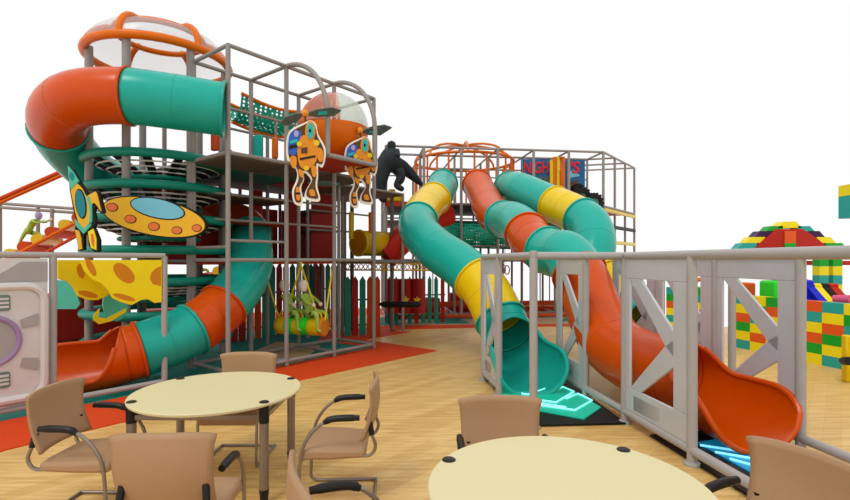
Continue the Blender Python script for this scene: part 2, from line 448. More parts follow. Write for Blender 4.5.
slide('large spiral tube slide in teal and orange wrapping the net tower at left',
 [(-3.07,7.45,4.07),(-3.75,7.22,4.12),(-4.4,7.07,4.15),(-5.1,7.15,4.12),(-5.72,7.62,3.98),(-6.05,8.3,3.7),(-6.02,9.1,3.33),(-5.7,9.95,3.25),(-4.8,10.4,2.9),(-3.8,10.2,2.5),(-3.45,9.6,2.1),(-3.22,8.85,1.62),(-3.25,8.2,1.2),(-3.5,7.62,.81),(-3.95,7.14,.57),(-4.42,6.8,.45),(-4.85,6.6,.41),(-5.3,6.4,.39)],
 .385,[(0,1.8,'teal'),(1.8,4.35,'orange'),(4.35,7,'teal'),(7,9.5,'orange'),(9.5,12.35,'teal'),(12.35,13.2,'orange'),(13.2,14.3,'teal'),(14.3,14.6,'orange')],14.6,per=20,open_end=88,flare=1.12,ef=.3,roll=32)

slide('left one of the three rear tube slides, teal and yellow with teal exit',
 [P(443,184,13.7),P(438,195,12.5),P(424,209,11.3),P(418,228,10.2),P(435,248,9.4),P(461,266,8.8),P(484,288,8.3),P(499,316,7.9),P(510,340,7.55),P(519,349,7.15),P(527,356,6.8),P(533,361,6.5)],
 .39,[(0,1.3,'teal'),(1.3,2.6,'yellow'),(2.6,5.6,'teal'),(5.6,7.1,'yellow'),(7.1,7.75,'teal')],7.75,per=20,open_end=100,flare=1.25)
slide('middle one of the three rear tube slides, orange and teal with large orange exit',
 [P(477,184,13.8),P(484,197,12.8),P(491,211,11.7),P(500,219,10.9),P(513,221,10.2),P(524,230,9.5),P(534,243,9.0),P(553,253,8.4),P(567,256,8.0),P(580,275,7.6),P(593,308,7.1),P(612,343,6.5),P(640,362,6.0),P(668,372,5.6),P(712,386,5.1),P(756,401,4.5)],
 .39,[(0,3.2,'orange'),(3.2,5.2,'teal'),(5.2,6.6,'orange'),(6.6,8.9,'teal'),(8.9,13.3,'orange')],13.3,per=20,open_end=98,flare=1.2)
slide('right one of the three rear tube slides, teal and yellow, ending behind the right fence',
 [P(509,187,13.2),P(520,189,12.2),P(546,201,11.2),P(571,212,10.4),P(589,224,9.8),P(594,243,9.4),P(592,262,9.2),P(604,284,9.0),P(617,306,8.7),P(628,322,8.3),P(645,330,8.0),P(654,338,7.6)],
 .39,[(0,2.3,'teal'),(2.3,3.5,'yellow'),(3.5,6.4,'teal'),(6.4,8.3,'yellow'),(8.3,9.4,'teal')],9.4,per=20)

# ------------------------------------------------------------------ fences
TOPZ=1.845
def fence(label, posts, panels, railr=.042, gap=.03, name='slide_fence', bottom=True, extend=None, footed=True):
    t=thing(name,label,'fence',posts[0])
    for p in posts:
        po=MB().cyl(V((p.x,p.y,.02)),V((p.x,p.y,TOPZ)),.044,16).build('post','fence',t)
        MB().lathe([(.0,0),(.075,0),(.075,.02),(.05,.035),(.0,.035)],(p.x,p.y,.0),16).build('foot','fence',po)
    MB().cyl(posts[0]+V((0,0,TOPZ)),posts[-1]+V((0,0,TOPZ)),railr,16).build('top_rail','fence',t)
    if bottom: MB().cyl(posts[0]+V((0,0,.13)),posts[-1]+V((0,0,.13)),.042,16).build('bottom_rail','fence',t)
    for (a,b) in panels: brace(a,b,t)
    return t
def brace(a,b,t):
    """sheet between two posts, b is the post the chevron points to"""
    d=(b-a); L=d.length; d=d/L; nn=V((-d.y,d.x,0))*.03
    z0,z1=.17,1.81
    def q(s,z): return a+d*(.04+(L-.08)*s)+V((0,0,z))-nn/2
    # rings of outline quads around openings (s,z)
    # pieces: top band, bottom band, far stile, near stile, two diagonals
    mid=.98
    pcs=[[(0,z1),(0,1.60),(1,1.60),(1,z1)],
         [(0,z0),(0,.42),(1,.42),(1,z0)],
         [(0,1.6),(0,.42),(.08,.42),(.08,1.6)],
         [(.80,1.6),(.80,.42),(1,.42),(1,1.6)],
         [(.08,1.6),(.28,1.6),(.80,mid+.16),(.80,mid-.08),(.68,mid)],
         [(.08,.42),(.68,mid),(.80,mid+.08),(.80,mid-.18),(.28,.42)]]
    mb=MB()
    for pc in pcs: mb.prism([q(s,z) for s,z in pc],nn)
    bp_=mb.build('brace_panel','panel_white',t,smooth=False,bevel=.006,seg=1)
    mb=MB(); mb.prism([q(.15,.2),q(.6,.2),q(.6,.36),q(.15,.36)],nn*1.5); mb.build('panel_inset','panel_light',bp_,smooth=False,bevel=.004,seg=1)
def F0(Y): return V((.93+.127*(6.55-Y),Y,0))
def F1(Y): return V((2.32+.127*(4.33-Y),Y,0))
def F2(Y): return V((3.48+.127*(4.72-Y),Y,0))
fence('left grey slide fence with brace panel beside the teal slide exit',[F0(7.35),F0(6.5)],[(F0(7.35),F0(6.5))])
fence('middle grey slide fence with brace panels, between teal and orange slide exits',[F1(7.3),F1(6.42),F1(5.45),F1(4.33),F1(2.72),F1(1.9)],[(F1(7.3),F1(6.42)),(F1(5.45),F1(4.33))])
fence('right grey slide fence with four brace panels, beyond the orange slide exit',[F2(8.05),F2(6.87),F2(5.74),F2(4.62),F2(3.4)],[(F2(8.05),F2(6.87)),(F2(6.87),F2(5.74)),(F2(5.74),F2(4.62))])
# gate post and header rail in front of the teal exit
g0=V((1.13,5.28,0)); g1=F1(5.45)+V((-.0,0,0))
t=thing('gate_frame','plain grey gate post and header rail in front of the teal slide exit','gate',g0)
MB().cyl(g0+V((0,0,.02)),g0+V((0,0,TOPZ)),.044,16).build('post','fence',t)
MB().lathe([(.0,0),(.075,0),(.075,.02),(.05,.035),(.0,.035)],(g0.x,g0.y,.0),16).build('foot','fence',t)
MB().cyl(g0+V((0,0,TOPZ)),g1+V((-.05,0,TOPZ)),.042,16).build('header_rail','fence',t)
MB().cyl(F0(6.45)+V((0,0,TOPZ)),g0+V((0,.04,TOPZ)),.042,16).build('side_rail','fence',t)
MB().lathe([(.0,-.02),(.045,-.02),(.05,.0),(.045,.05),(.0,.056)],(g0.x,g0.y,TOPZ),14).build('joint_cap','fence',t)
# stout post beside orange exit
p=P(732,260,6.7); p.z=.0
one('padded_post',MB().cyl(p+V((0,0,.0)),p+V((0,0,TOPZ)),.048,16),'fence','single plain grey post just outside the right slide fence','post')

# left fence
def FL(s): return V((-4.75,5.58,0))+ (V((-3.77,7.07,0))-V((-4.75,5.58,0)))*s
fa=V((-4.494,5.908,0)); fdir=A
pL=[fa-A*1.35,fa,V((-3.70,6.92,0))]
t=thing('boundary_fence','left grey boundary fence holding the grey door panel and yellow cheese board','fence',fa)
for p in pL:
    MB().cyl(V((p.x,p.y,.0)),V((p.x,p.y,1.85)),.04,16).build('post','fence',t)
for a,b in zip(pL[:-1],pL[1:]):
    MB().cyl(a+V((0,0,1.86)),b+V((0,0,1.86)),.036,14).build('top_rail','fence',t)
    MB().cyl(a+V((0,0,.1)),b+V((0,0,.1)),.036,14).build('bottom_rail','fence',t)
# coloured boards hung in the fence
def board2(base,u,outline,th,mats,name,label,cat,extras=(),nrm=None):
    """outline in (s,z) metres in the plane through base along u; extras: (name,material,outline,lift)"""
    nn=nrm if nrm is not None else V((u.y,-u.x,0)).normalized()
    t=thing(name,label,cat,base)
    def w(s,z,l=0): return base+u*s+V((0,0,z))+nn*l
    MB().prism([w(s,z) for s,z in outline],nn*th).build('board',mats,t,smooth=False,bevel=.004,seg=1)
    for ex in extras:
        nm,m,ol,l0,l1=ex
        MB().prism([w(s,z,th+l0) for s,z in ol],nn*(l1-l0)).build(nm,m,t,smooth=False)
    return t
def ell(cx,cz,a,b,n=24,rot=0):
    return [(cx+a*math.cos(2*PI*k/n)*math.cos(rot)-b*math.sin(2*PI*k/n)*math.sin(rot), cz+a*math.cos(2*PI*k/n)*math.sin(rot)+b*math.sin(2*PI*k/n)*math.cos(rot)) for k in range(n)]
def smooth_ol(pts,per=5):
    p=[V((x,z,0)) for x,z in pts]; n=len(p); out=[]
    for i in range(n):
        p0,p1,p2,p3=p[i-1],p[i],p[(i+1)%n],p[(i+2)%n]
        for k in range(per):
            t=k/per; t2=t*t;t3=t2*t
            v=.5*((2*p1)+(-p0+p2)*t+(2*p0-5*p1+4*p2-p3)*t2+(-p0+3*p1-3*p2+p3)*t3); out.append((v.x,v.y))
    return out
def plane_px(base,u,px,py):
    """intersection of the pixel ray with the vertical plane base+u*s -> (s,z)"""
    k=(px-CX)/F
    # X=k*Y ; base.x+u.x s = k(base.y+u.y s)
    s=(k*base.y-base.x)/(u.x-k*u.y); Y=base.y+u.y*s
    return (s,H-(py-CY)/F*Y)
Lw=(pL[2]-pL[1]).length
def pp(lst,base=fa,u=A): return [plane_px(base,u,x,y) for x,y in lst]
# cheese board front
fr=[(79,260),(84,272),(92,280),(100,283),(107,290),(112,298),(120,302),(131,305),(140,300),(147,299),(154,303),(161,302)]
ol=pp([(79,260)])+pp(fr[1:])+pp([(161,260)])
cb=fa.copy()
board2(cb,A,ol,.03,'yellow_board','cheese_board','yellow cheese board with orange holes hung in the left fence','board',
 [('cheese_hole','cheese_hole',[plane_px(cb,A,123+10.5*math.cos(a)+2*math.sin(a),273+9.5*math.sin(a)+3.5*math.cos(a)) for a in [k*PI/12 for k in range(24)]],0,.004),
  ('cheese_hole','cheese_hole',[plane_px(cb,A,x,y) for x,y in ((160,266),(155,268),(150,273),(149,279),(152,284),(160,286))],0,.004),
  ('cheese_hole','cheese_hole',[plane_px(cb,A,90+5*math.cos(a)+2*math.sin(a),267+10*math.sin(a)*.8+4*math.cos(a)) for a in [k*PI/12 for k in range(24)]],0,.004),
  ('cheese_hole','cheese_hole',[plane_px(cb,A,123+11*math.cos(a),297+2.6*math.sin(a)+2.8*math.cos(a)) for a in [k*PI/12 for k in range(24)]],0,.004)],nrm=V((A.y,-A.x,0)))
cb2=fa+V((-A.y,A.x,0))*.35
rr=[(57,260),(57,279),(66,281),(72,287),(77,296),(87,300),(97,300),(106,296),(112,290),(112,260)]
board2(cb2,A,[plane_px(cb2,A,x,y) for x,y in rr],.03,'yellow_board','cheese_board','rear yellow cheese board partly hidden behind the front cheese board','board',
 [('cheese_hole','cheese_hole',[plane_px(cb2,A,87+10*math.cos(a),294+3*math.sin(a)+2.2*math.cos(a)) for a in [k*PI/12 for k in range(24)]],0,.004),
  ('cheese_hole','cheese_hole',[plane_px(cb2,A,80+4*math.cos(a),271+7*math.sin(a)+2.2*math.cos(a)) for a in [k*PI/12 for k in range(24)]],0,.004)],nrm=V((A.y,-A.x,0)))
cb3=fa+V((-A.y,A.x,0))*.7
pe=[plane_px(cb3,A,115+13*math.cos(a),304+17*math.sin(a)) for a in [k*PI/12 for k in range(24)]]
board2(cb3,A,pe,.03,'planet','planet_board','green ringed planet board below the yellow cheese boards','board',
 [('planet_ring','yellow_board',[plane_px(cb3,A,x,y) for x,y in ((92,320),(93,314),(99,308),(98,313),(97,317),(106,318),(125,308),(125,312),(110,321),(98,324))],0,.01)],nrm=V((A.y,-A.x,0)))
cb4=fa+V((-A.y,A.x,0))*1.9
bb=one('soft_block',MB().box(G(84,360)+V((-.15,.35,.78)),(1.2,.5,.85),rz=PI/2-a38),'red','red padded block behind left fence beside the slide mouth','block',bevel=.04)
one('soft_block',MB().box(G(148,352)+V((.0,.9,.5)),(1.2,.5,.55),rz=PI/2-a38),'red','low red padded block between the net tower posts','block',bevel=.04)
one('soft_block',MB().box(G(66,372)+V((-.9,1.3,.35)),(2.2,.3,.25),rz=PI/2-a38),'orange_matte','long orange padded beam on the floor behind the left fence','block',bevel=.04)
one('globe_board',MB().prism([P(x,y,8.1) for x,y in ((55,280),(68,281),(76,292),(80,304),(76,309),(55,309))],(0,.04,0)),'planet','green rounded board above the red block behind the left fence','board',smooth=False)
# grey door panel
dp=pL[0]+A*.06; dlen=(pL[1]-pL[0]).length-.12
t=thing('door_panel','grey space hatch door panel with purple ring at left edge','panel',dp)
nn=V((A.y,-A.x,0))
def w(s,z,l=0): return dp+A*s+V((0,0,z))+nn*l
MB().prism([w(0,.15),w(dlen,.15),w(dlen,1.82),w(0,1.82)],nn*.03).build('board','panel_light',t,smooth=False)
def rrect(s0,s1,z0,z1,r,n=6):
    o=[]
    for (cx,cz,a0) in ((s1-r,z1-r,0),(s0+r,z1-r,90),(s0+r,z0+r,180),(s1-r,z0+r,270)):
        for k in range(n+1):
            a=math.radians(a0+90*k/n); o.append((cx+r*math.cos(a),cz+r*math.sin(a)))
    return o
MB().tube([w(s,z,.05) for s,z in rrect(dlen-1.1,dlen-.04,.22,1.5,.17)],.045,8,closed=True).build('hatch_frame','panel_light',t)
MB().prism([w(s,z,.03) for s,z in rrect(dlen-1.06,dlen-.08,.26,1.46,.15)],nn*.02).build('hatch','panel_light',t,smooth=False)
MB().prism([w(0,1.55,.03),w(dlen,1.55,.03),w(dlen,1.78,.03),w(dlen-.25,1.78,.03),w(dlen-.5,1.6,.03),w(0,1.6,.03)],nn*.01).build('grey_stripe','panel_grey',t,smooth=False)  # grey stripe across the top of the door panel, taller at one end
hc=(dlen-.54,.9)
MB().tube([w(hc[0]+.27*math.cos(k*PI/16),hc[1]+.27*math.sin(k*PI/16),.06) for k in range(32)],.028,8,closed=True).build('ring','purple',t)
MB().prism([w(s,z,.05) for s,z in ell(hc[0],hc[1],.25,.25)],nn*.01).build('porthole','panel_grey',t,smooth=False)
for zc in (1.32,.46):
    vt=MB().prism([w(s,z,.05) for s,z in rrect(dlen-.52,dlen-.35,zc-.09,zc+.09,.03,3)],nn*.012).build('vent','vent',t,smooth=False)
    mb=MB()
    for q in (-.045,0,.045): mb.prism([w(dlen-.505,zc+q-.012,.062),w(dlen-.365,zc+q-.012,.062),w(dlen-.365,zc+q+.012,.062),w(dlen-.505,zc+q+.012,.062)],nn*.006)
    mb.build('vent_slats','panel_light',vt,smooth=False)
for z0,z1,zt in ((1.02,1.12,1),(.68,.78,-1)):
    MB().prism([w(dlen-.24,z0,.05),w(dlen-.1,z0+.02*zt,.05),w(dlen-.1,z0+.16*zt,.05),w(dlen-.26,z0+.10*zt,.05)],nn*.015).build('bracket','panel_grey',t,smooth=False)
MB().prism([w(0,.16,.03),w(dlen,.16,.03),w(dlen,.26,.03),w(0,.26,.03)],nn*.02).build('kick_plate','panel_grey',t,smooth=False)

# ------------------------------------------------------------------ UFO and rocket boards
def px_board(name,label,Y,mats,outline,extras,th=.05,yaw=0):
    base=P(sum(x for x,y in outline)/len(outline),260,Y); base.z=min(P(x,y,Y).z for x,y in outline)
    u=V((math.cos(yaw),math.sin(yaw),0)); nrm=V((u.y,-u.x,0))
    t=thing(name,label,'board',base)
    bz=V((base.x,base.y,0))
    def w(x,y,l=0):
        s,z=plane_px(bz,u,x,y); return bz+u*s+V((0,0,z))+nrm*l
    MB().prism([w(x,y,0) for x,y in outline],nrm*th).build('board',mats,t,smooth=False)
    for nm,m,ol,l1 in extras:
        MB().prism([w(x,y,th) for x,y in ol],nrm*l1).build(nm,m,t,smooth=False)
    return t
def pe(cx,cy,a,b,rot=0,n=28):
    r=math.radians(rot); return [(cx+a*math.cos(2*PI*k/n)*math.cos(r)-b*math.sin(2*PI*k/n)*math.sin(r), cy+a*math.cos(2*PI*k/n)*math.sin(r)+b*math.sin(2*PI*k/n)*math.cos(r)) for k in range(n)]
px_board('flying_saucer_board','gold flying saucer board with blue window and orange dots, hung on the net tower',7.35,'black',pe(156.3,217.3,53.2,19,11,40),[
 ('hull','ufo_gold',pe(156.3,217.3,51.6,17.6,11,40),.012),
 ('window_rim','black',pe(160.5,208.8,28,10.2,12),.016),
 ('window','sky_blue',pe(160.5,208.8,26.6,9,12),.022),
 ('porthole_rim','black',pe(115.4,207.6,6,4.3,8),.016),('porthole','ufo_spot',pe(115.4,207.6,5.2,3.6,8),.022),
 ('porthole_rim','black',pe(133.6,219.4,6,4.3,8),.016),('porthole','ufo_spot',pe(133.6,219.4,5.2,3.6,8),.022),
 ('porthole_rim','black',pe(156.8,226.7,5.9,4.3,4),.016),('porthole','ufo_spot',pe(156.8,226.7,5.1,3.6,4),.022),
 ('porthole_rim','black',pe(179.6,230.6,5.4,4,4),.016),('porthole','ufo_spot',pe(179.6,230.6,4.6,3.3,4),.022),
 ('porthole_rim','black',pe(199.3,228.3,4.9,3.8,4),.016),('porthole','ufo_spot',pe(199.3,228.3,4.2,3.1,4),.022)],yaw=-.12)
rk=px_board('rocket_board','yellow and teal cartoon rocket board with oval window, left of the saucer board','' and 0 or 6.9,'black',
 [(67.5,166),(72,170),(80,184),(88,196),(92,200),(95,191),(98,193),(103,213),(100,214),(95,206),(93,212),(95,222),(93,228),(95,232),(98,240),(98,251),(94,253),(88,246),(87,235),(85,233),(83,236),(83,250),(78,251),(76,240),(74,231),(75,222),(72,207),(69,190)],[
 ('hull','ufo_gold',[(68.4,170),(73,180),(82,189),(89,203),(91,214),(91,221),(84,230),(78,222),(75,212),(71,192)],.012),
 ('nose_cone','planet',[(68,166.5),(73,172),(79,182),(75,186),(71,190),(69,178)],.018),
 ('nose_porthole','deep_teal',pe(72.3,177,2.2,4,-10),.024),
 ('window_rim','black',pe(81,204.3,5.4,15,-8),.018),('window','deep_teal',pe(81,204.3,4.4,13.8,-8),.024),
 ('fin','ufo_gold',[(88,196),(95,192),(97,195),(101,212),(96,205),(94,203),(90,206)],.014),
 ('trim','planet',[(86,196),(89,197),(92,206),(92,222),(89,226),(90,214),(89,205)],.02),
 ('trim','planet',[(75,219),(84,229),(91,222),(91,226),(84,234),(76,226)],.02),
 ('booster','ufo_gold',[(75,230),(79,231),(81,238),(82,249),(79,250),(77,240)],.014),
 ('booster','yellow_board',[(88,232),(93,229),(96,239),(96,250),(91,248),(89,240)],.014),
 ('flame','ufo_spot',[(91,234),(93,234),(94.5,241),(94,248),(91.5,243)],.018)],yaw=-.1)

rk.location.x+=.05
# helicopter robot boards
def robot(cx,cy,k,Y,label,blades):
    f=lambda pts:[(cx+(x-305)*k,cy+(y-160)*k) for x,y in pts]
    base=P(cx,cy+50*k,Y); t=thing('robot_board',label,'board',base)
    bz=V((base.x,base.y,0)); u=V((.95,.31,0)).normalized(); nrm=V((u.y,-u.x,0))
    def w(x,y,l=0):
        s,z=plane_px(bz,u,x,y); return bz+u*s+V((0,0,z))+nrm*l
    def add(nm,m,pts,l0,l1): MB().prism([w(x,y,l0) for x,y in f(pts)],nrm*(l1-l0)).build(nm,m,t,smooth=False)
    outl=smooth_ol([(303,126),(310,123),(316,127),(318,137),(325,150),(325,162),(322,170),(318,168),(318,178),(317,187),(318,193),(320,201),(317,204),(305,201),(306,192),(311,183),(306,176),(303,176),(304,182),(301,190),(303,202),(301,208),(294,205),(292,193),(296,183),(297,175),(292,165),(287,162),(286,148),(288,136),(294,130)],3)
    add('outline_board','board_cream',outl,0,.04)
    cx0=sum(x for x,y in outl)/len(outl); cy0=sum(y for x,y in outl)/len(outl)
    add('armour','board_brown',smooth_ol([(303,128),(310,125),(315,129),(317,139),(323,151),(323,162),(321,167),(316,166),(316,178),(315,187),(316,193),(318,199),(316,201),(307,199),(307,192),(312,182),(307,174),(302,174),(303,182),(299,190),(301,202),(299,205),(295,203),(294,193),(298,183),(298,175),(294,164),(289,160),(288,148),(290,137),(295,132)],3),.04,.05)
    add('torso','board_orange',smooth_ol([(299,141),(306,138),(315,143),(318,154),(314,167),(305,172),(299,167),(297,152)],3),.05,.062)
    add('head','board_cyan',pe(310,134,3.2,8,0),.05,.08)
    add('head_rim','board_orange',pe(310,134,5.2,10,0),.05,.066)
    add('eye','black',pe(309.5,134,1.2,1.8),.08,.088)
    add('backpack','board_blue',smooth_ol([(289,139),(295,133),(301,136),(298,146),(296,157),(289,156)],3),.05,.066)
    add('pack_band','board_cyan',[(290,144),(297,142),(297,145),(290,147)],.066,.076)
    add('pack_band','black',[(289,149),(297,147),(297,150),(289,152)],.066,.076)
    add('pack_dial','lavender',pe(296,137,2.4,3.2),.066,.076)
    add('chest_plate','board_brown',[(301,151),(307,150),(307,156),(301,156)],.062,.072)
    add('chest_band','black',[(299,161),(315,158),(315,160),(300,163)],.062,.07)
    add('shoulder','yellow',pe(316,146,3,3),.062,.072)
    add('shoulder','yellow',pe(299,147,2.6,2.6),.066,.078)
    for sx,pts in ((1,[(318,151),(322,153),(323,161),(320,165),(317,160)]),(1,[(291,159),(296,160),(296,169),(293,171),(290,165)])):
        add('arm','board_orange',smooth_ol(pts,3),.05,.068)
    add('hip','yellow',pe(306,171,2.6,2.4),.062,.074)
    add('leg','board_orange',smooth_ol([(298,172),(303,174),(303,180),(300,179)],3),.05,.066)
    add('leg','board_orange',smooth_ol([(311,169),(316,170),(315,179),(312,178)],3),.05,.066)
    add('foot','board_orange',smooth_ol([(296,190),(299,191),(300,201),(298,203),(296,200)],3),.05,.064)
    add('foot','board_orange',smooth_ol([(309,193),(313,192),(315,198),(310,198)],3),.05,.064)
    add('foot_band','black',[(295.5,195),(300,195),(300,197),(295.5,197)],.064,.07)
    top=f([(305,116)])[0]; hub=w(*top)
    MB().cyl(w(*f([(305.5,130)])[0])+nrm*.02,hub+nrm*.02,.014,8).build('mast','board_brown',t)
    MB().lathe([(0,-.05),(.04,-.04),(.055,0),(.03,.05),(0,.07)],hub+nrm*.02,12).build('rotor_hub','board_orange',t)
    for (bx,by) in blades:
        tip=w(bx,by); d=tip-hub; L=d.length; d.normalize(); s=nrm*.5+V((0,0,.35)); s=(s-d*s.dot(d)).normalized()
        ol=[hub+d*.05-s*.025,hub+d*L*.35-s*.075,hub+d*L*.8-s*.085,tip,hub+d*L*.75+s*.08,hub+d*L*.3+s*.07,hub+d*.05+s*.025]
        b=MB().prism(ol,d.cross(s)*.02).build('rotor_blade','board_steel',t,smooth=False)
        ol=[hub+d*L*.35-s*.03,hub+d*L*.6-s*.03,hub+d*L*.6+s*.03,hub+d*L*.35+s*.03]
        MB().prism([q+d.cross(s)*.02 for q in ol],d.cross(s)*.008).build('blade_patch','board_cyan',t,smooth=False)
    return t
robot(305,158,1,7.45,'front orange helicopter robot board with blue pack, hung on the arched bay',[(280,124),(341,110)])
robot(360,168,.84,8.5,'rear orange helicopter robot board under the orange ball, right of the first',[(392,127),(386,131)])

# orange ball
bc=P(334,128,8.9)
t=thing('bubble_ball','orange ball pod with rose and clear upper shell inside the arched bay','play pod',bc-V((0,0,.62)))
def sph(rad,z0,z1,a0,a1,n=24,m=12):
    vs=[];fs=[]
    for i in range(m+1):
        z=z0+(z1-z0)*i/m; 
        for k in range(n+1):
            a=a0+(a1-a0)*k/n; r=math.sqrt(max(0,1-z*z)); vs.append(bc+rad*V((r*math.cos(a),r*math.sin(a),z)))
    for i in range(m):
        for k in range(n): fs.append((i*(n+1)+k,i*(n+1)+k+1,(i+1)*(n+1)+k+1,(i+1)*(n+1)+k))
    mb=MB(); mb.add(vs,fs); return mb
sph(.62,-1,-.02,0,2*PI,48).build('lower_shell','orange_rail',t)
sph(.615,0,1,math.radians(-70),math.radians(110),24).build('clear_shell','clear_mint',t)
sph(.618,0,1,math.radians(-130),math.radians(-70),12).build('rose_shell','clear_rose',t)
sph(.62,0,1,math.radians(110),math.radians(230),18).build('orange_shell','orange_rail',t)

# teal mesh bridge with orange rails behind the top deck
q0=P(232,112,9.9); q1=P(302,128,11.3); 
t=thing('mesh_bridge','teal mesh walkway with orange rails behind the top left deck','bridge',(q0+q1)/2-V((0,0,.4)))
vs=[];fs=[]
for i in range(13):
    s=i/12; c=q0.lerp(q1,s); c.z-= .12*math.sin(s*PI)
    for k in range(7):
        a=math.radians(-90+30*k); vs.append(c+V((.35*math.sin(a)*A.y,-.35*math.sin(a)*A.x,-.48*math.cos(a)+.3)))
for i in range(12):
    for k in range(6): fs.append((i*7+k,i*7+k+1,(i+1)*7+k+1,(i+1)*7+k))
mb=MB(); mb.add(vs,fs); mb.build('mesh_side','net_teal',t,smooth=True)
for dz,dd in ((.3,-1),(.3,1),(-.2,0)):
    MB().tube([ (q0.lerp(q1,s)+V((dd*.35*A.y,-dd*.35*A.x,dz-.12*math.sin(s*PI)))) for s in [k/8 for k in range(9)]],.035,8).build('rail','orange_rail',t)
t=thing('cross_brace','orange crossed brace bars standing on the top left deck','brace',LG(1.6,2.0,Z2))
MB().cyl(LG(1.0,2.02,Z2+.02),LG(1.9,2.02,4.15),.03,8).build('bar','orange_rail',t)
MB().cyl(LG(1.9,2.05,Z2+.02),LG(1.0,2.05,4.15),.03,8).build('bar','orange_rail',t)
one('padded_board',MB().box(P(258,147,8.95),(.2,.06,.42),rz=-.3),'teal','teal hanging punch pad on the top left deck','pad',bevel=.02)
one('padded_board',MB().box(P(215,142,8.4),(.13,.08,.3),rz=-.3),'orange_matte','small orange hanging pad beside the spiral slide entrance','pad',bevel=.02)
one('padded_board',MB().box(P(275,148,9.3),(.12,.06,.4),rz=-.3),'orange_rail','orange hanging pad on the top left deck right of the teal pad','pad',bevel=.02)

# yellow tube & red slide behind
c=P(358,243,11.9); e=c+V((.75,.9,0))
t=thing('crawl_tube','yellow crawl tube with round end disc behind the right edge of the bay','tube',c-V((0,0,.3)))
MB().cyl(c,c+(e-c).normalized()*.02,.29,28).build('end_disc','cheese_hole',t)
MB().tube([c,e],.3,28,cap=False).build('tube','yellow',t,solid=.02)
MB().tube([c,c+(e-c).normalized()*.04],.32,28,cap=False).build('flange','yellow',t,solid=.02)
for dx in (-.18,.3): MB().cyl(c+V((dx,.1,.1)),c+V((dx,.1,.75)),.06,12).build('hanger','yellow' if dx<0 else 'orange_rail',t)
t=thing('crawl_tube','short red sloping crawl tube behind the teal and yellow slide top','tube',P(384,256,12.6))
rp,_=cr([P(448,212,13.2),P(432,218,13.0),P(412,231,12.8),P(396,245,12.6),P(384,256,12.5)],8)
MB().tube(rp,.34,28,cap=False).build('tube','red_bright',t,solid=.02)
MB().tube(rp[-2:],.36,28,cap=False).build('flange','red_bright',t,solid=.03)
# teal mesh crawl tunnel
c0=P(425,233,14.6); c1=P(515,236,15.0)
t=thing('mesh_tunnel','horizontal teal mesh crawl tunnel with black hoops in the rear frame','tunnel',(c0+c1)/2-V((0,0,.38)))
MB().tube([c0.lerp(c1,k/10) for k in range(11)],.41,28,cap=False).build('mesh_skin','net_teal',t)
for s in (.12,.38,.66,.93):
    p=c0.lerp(c1,s); MB().tube([p,p+V((.04,0,0))],.39,28,cap=False).build('hoop','black',t,solid=.02)
# orange cage
cc=RG(3.6,1.6); cr_=1.6
t=thing('bar_cage','round orange bar cage with domed top on the rear frame deck','cage',cc+V((0,0,Z2)))
for k in range(26):
    a=k*2*PI/26; p=cc+V((cr_*math.cos(a),cr_*math.sin(a),0))
    MB().cyl(p+V((0,0,Z2+.01)),p+V((0,0,5.0-.0)),.034,6).build('bar','orange_rail',t)
MB().tube([cc+V((cr_*math.cos(k*PI/16),cr_*math.sin(k*PI/16),5.0)) for k in range(32)],.045,8,closed=True).build('ring','orange_rail',t)
for k in range(4):
    a=k*PI/4; 
    MB().tube([cc+V((cr_*math.cos(a)*math.cos(b),cr_*math.sin(a)*math.cos(b),5.0+.55*math.sin(b))) for b in [PI*q/12 for q in range(13)]],.035,8).build('dome_rib','orange_rail',t)

# sign boards
def sign(px0,px1,y0,y1,Y,txt,label):
    t=thing('picture_board',label,'sign',P((px0+px1)/2,y1,Y))
    MB().prism([P(px0,y0,Y),P(px1,y0,Y),P(px1,y1,Y),P(px0,y1,Y)],(0,.04,0)).build('board','sign_blue',t,smooth=False)
    def blob(m,pts): MB().prism([P(x,y,Y)-V((0,.012,0)) for x,y in pts],(0,.01,0)).build('picture_patch',m,t,smooth=False)
    cu=bpy.data.curves.new('txt','FONT'); cu.body=txt; cu.size=.50; cu.extrude=.012; cu.align_x='CENTER'; cu.offset=.012; cu.shear=.15
    tmp=bpy.data.objects.new('tmp',cu); C.objects.link(tmp); bpy.context.view_layer.update()
    me=bpy.data.meshes.new_from_object(tmp.evaluated_get(bpy.context.evaluated_depsgraph_get())); 
    C.objects.unlink(tmp); bpy.data.objects.remove(tmp)
    me.materials.clear(); me.materials.append(M['sign_red'])
    xs=[v.co.x for v in me.vertices]; wd_=max(xs)-min(xs); k=min(1,(px1-px0)*.86/F*Y/wd_); mid_=(max(xs)+min(xs))/2
    for v in me.vertices: v.co.x=(v.co.x-mid_)*k
    o=bpy.data.objects.new('lettering',me); C.objects.link(o); o.parent=t
    o.rotation_euler=(PI/2,0,0); o.location=P((px0+px1)/2,173,Y)-V((0,.02,0))-t.location
    return t,blob
YS=RG(1.5,1).y-.1
t,b=sign(521,551,159,206,YS,'NIGH','blue picture board with red lettering left of the striped column')
b('board_steel',[(535,178),(550,176),(550,188),(538,184)]); b('ufo_spot',[(536,181),(544,179),(545,184),(538,185)]); b('pink',[(546,183),(551,184),(551,189),(547,187)])
t,b=sign(565,585,160,208,YS,"'S",'blue picture board with red lettering right of the striped column')
b('board_brown',[(568,182),(578,180),(578,190),(568,192)]); b('sign_red',[(569,190),(576,189),(577,194),(569,194)]); b('sky_blue',[(567,172),(574,170),(580,176),(570,178)])
t=thing('striped_column','orange and yellow striped padded column between the blue picture boards','column',P(558,206,YS-.2))
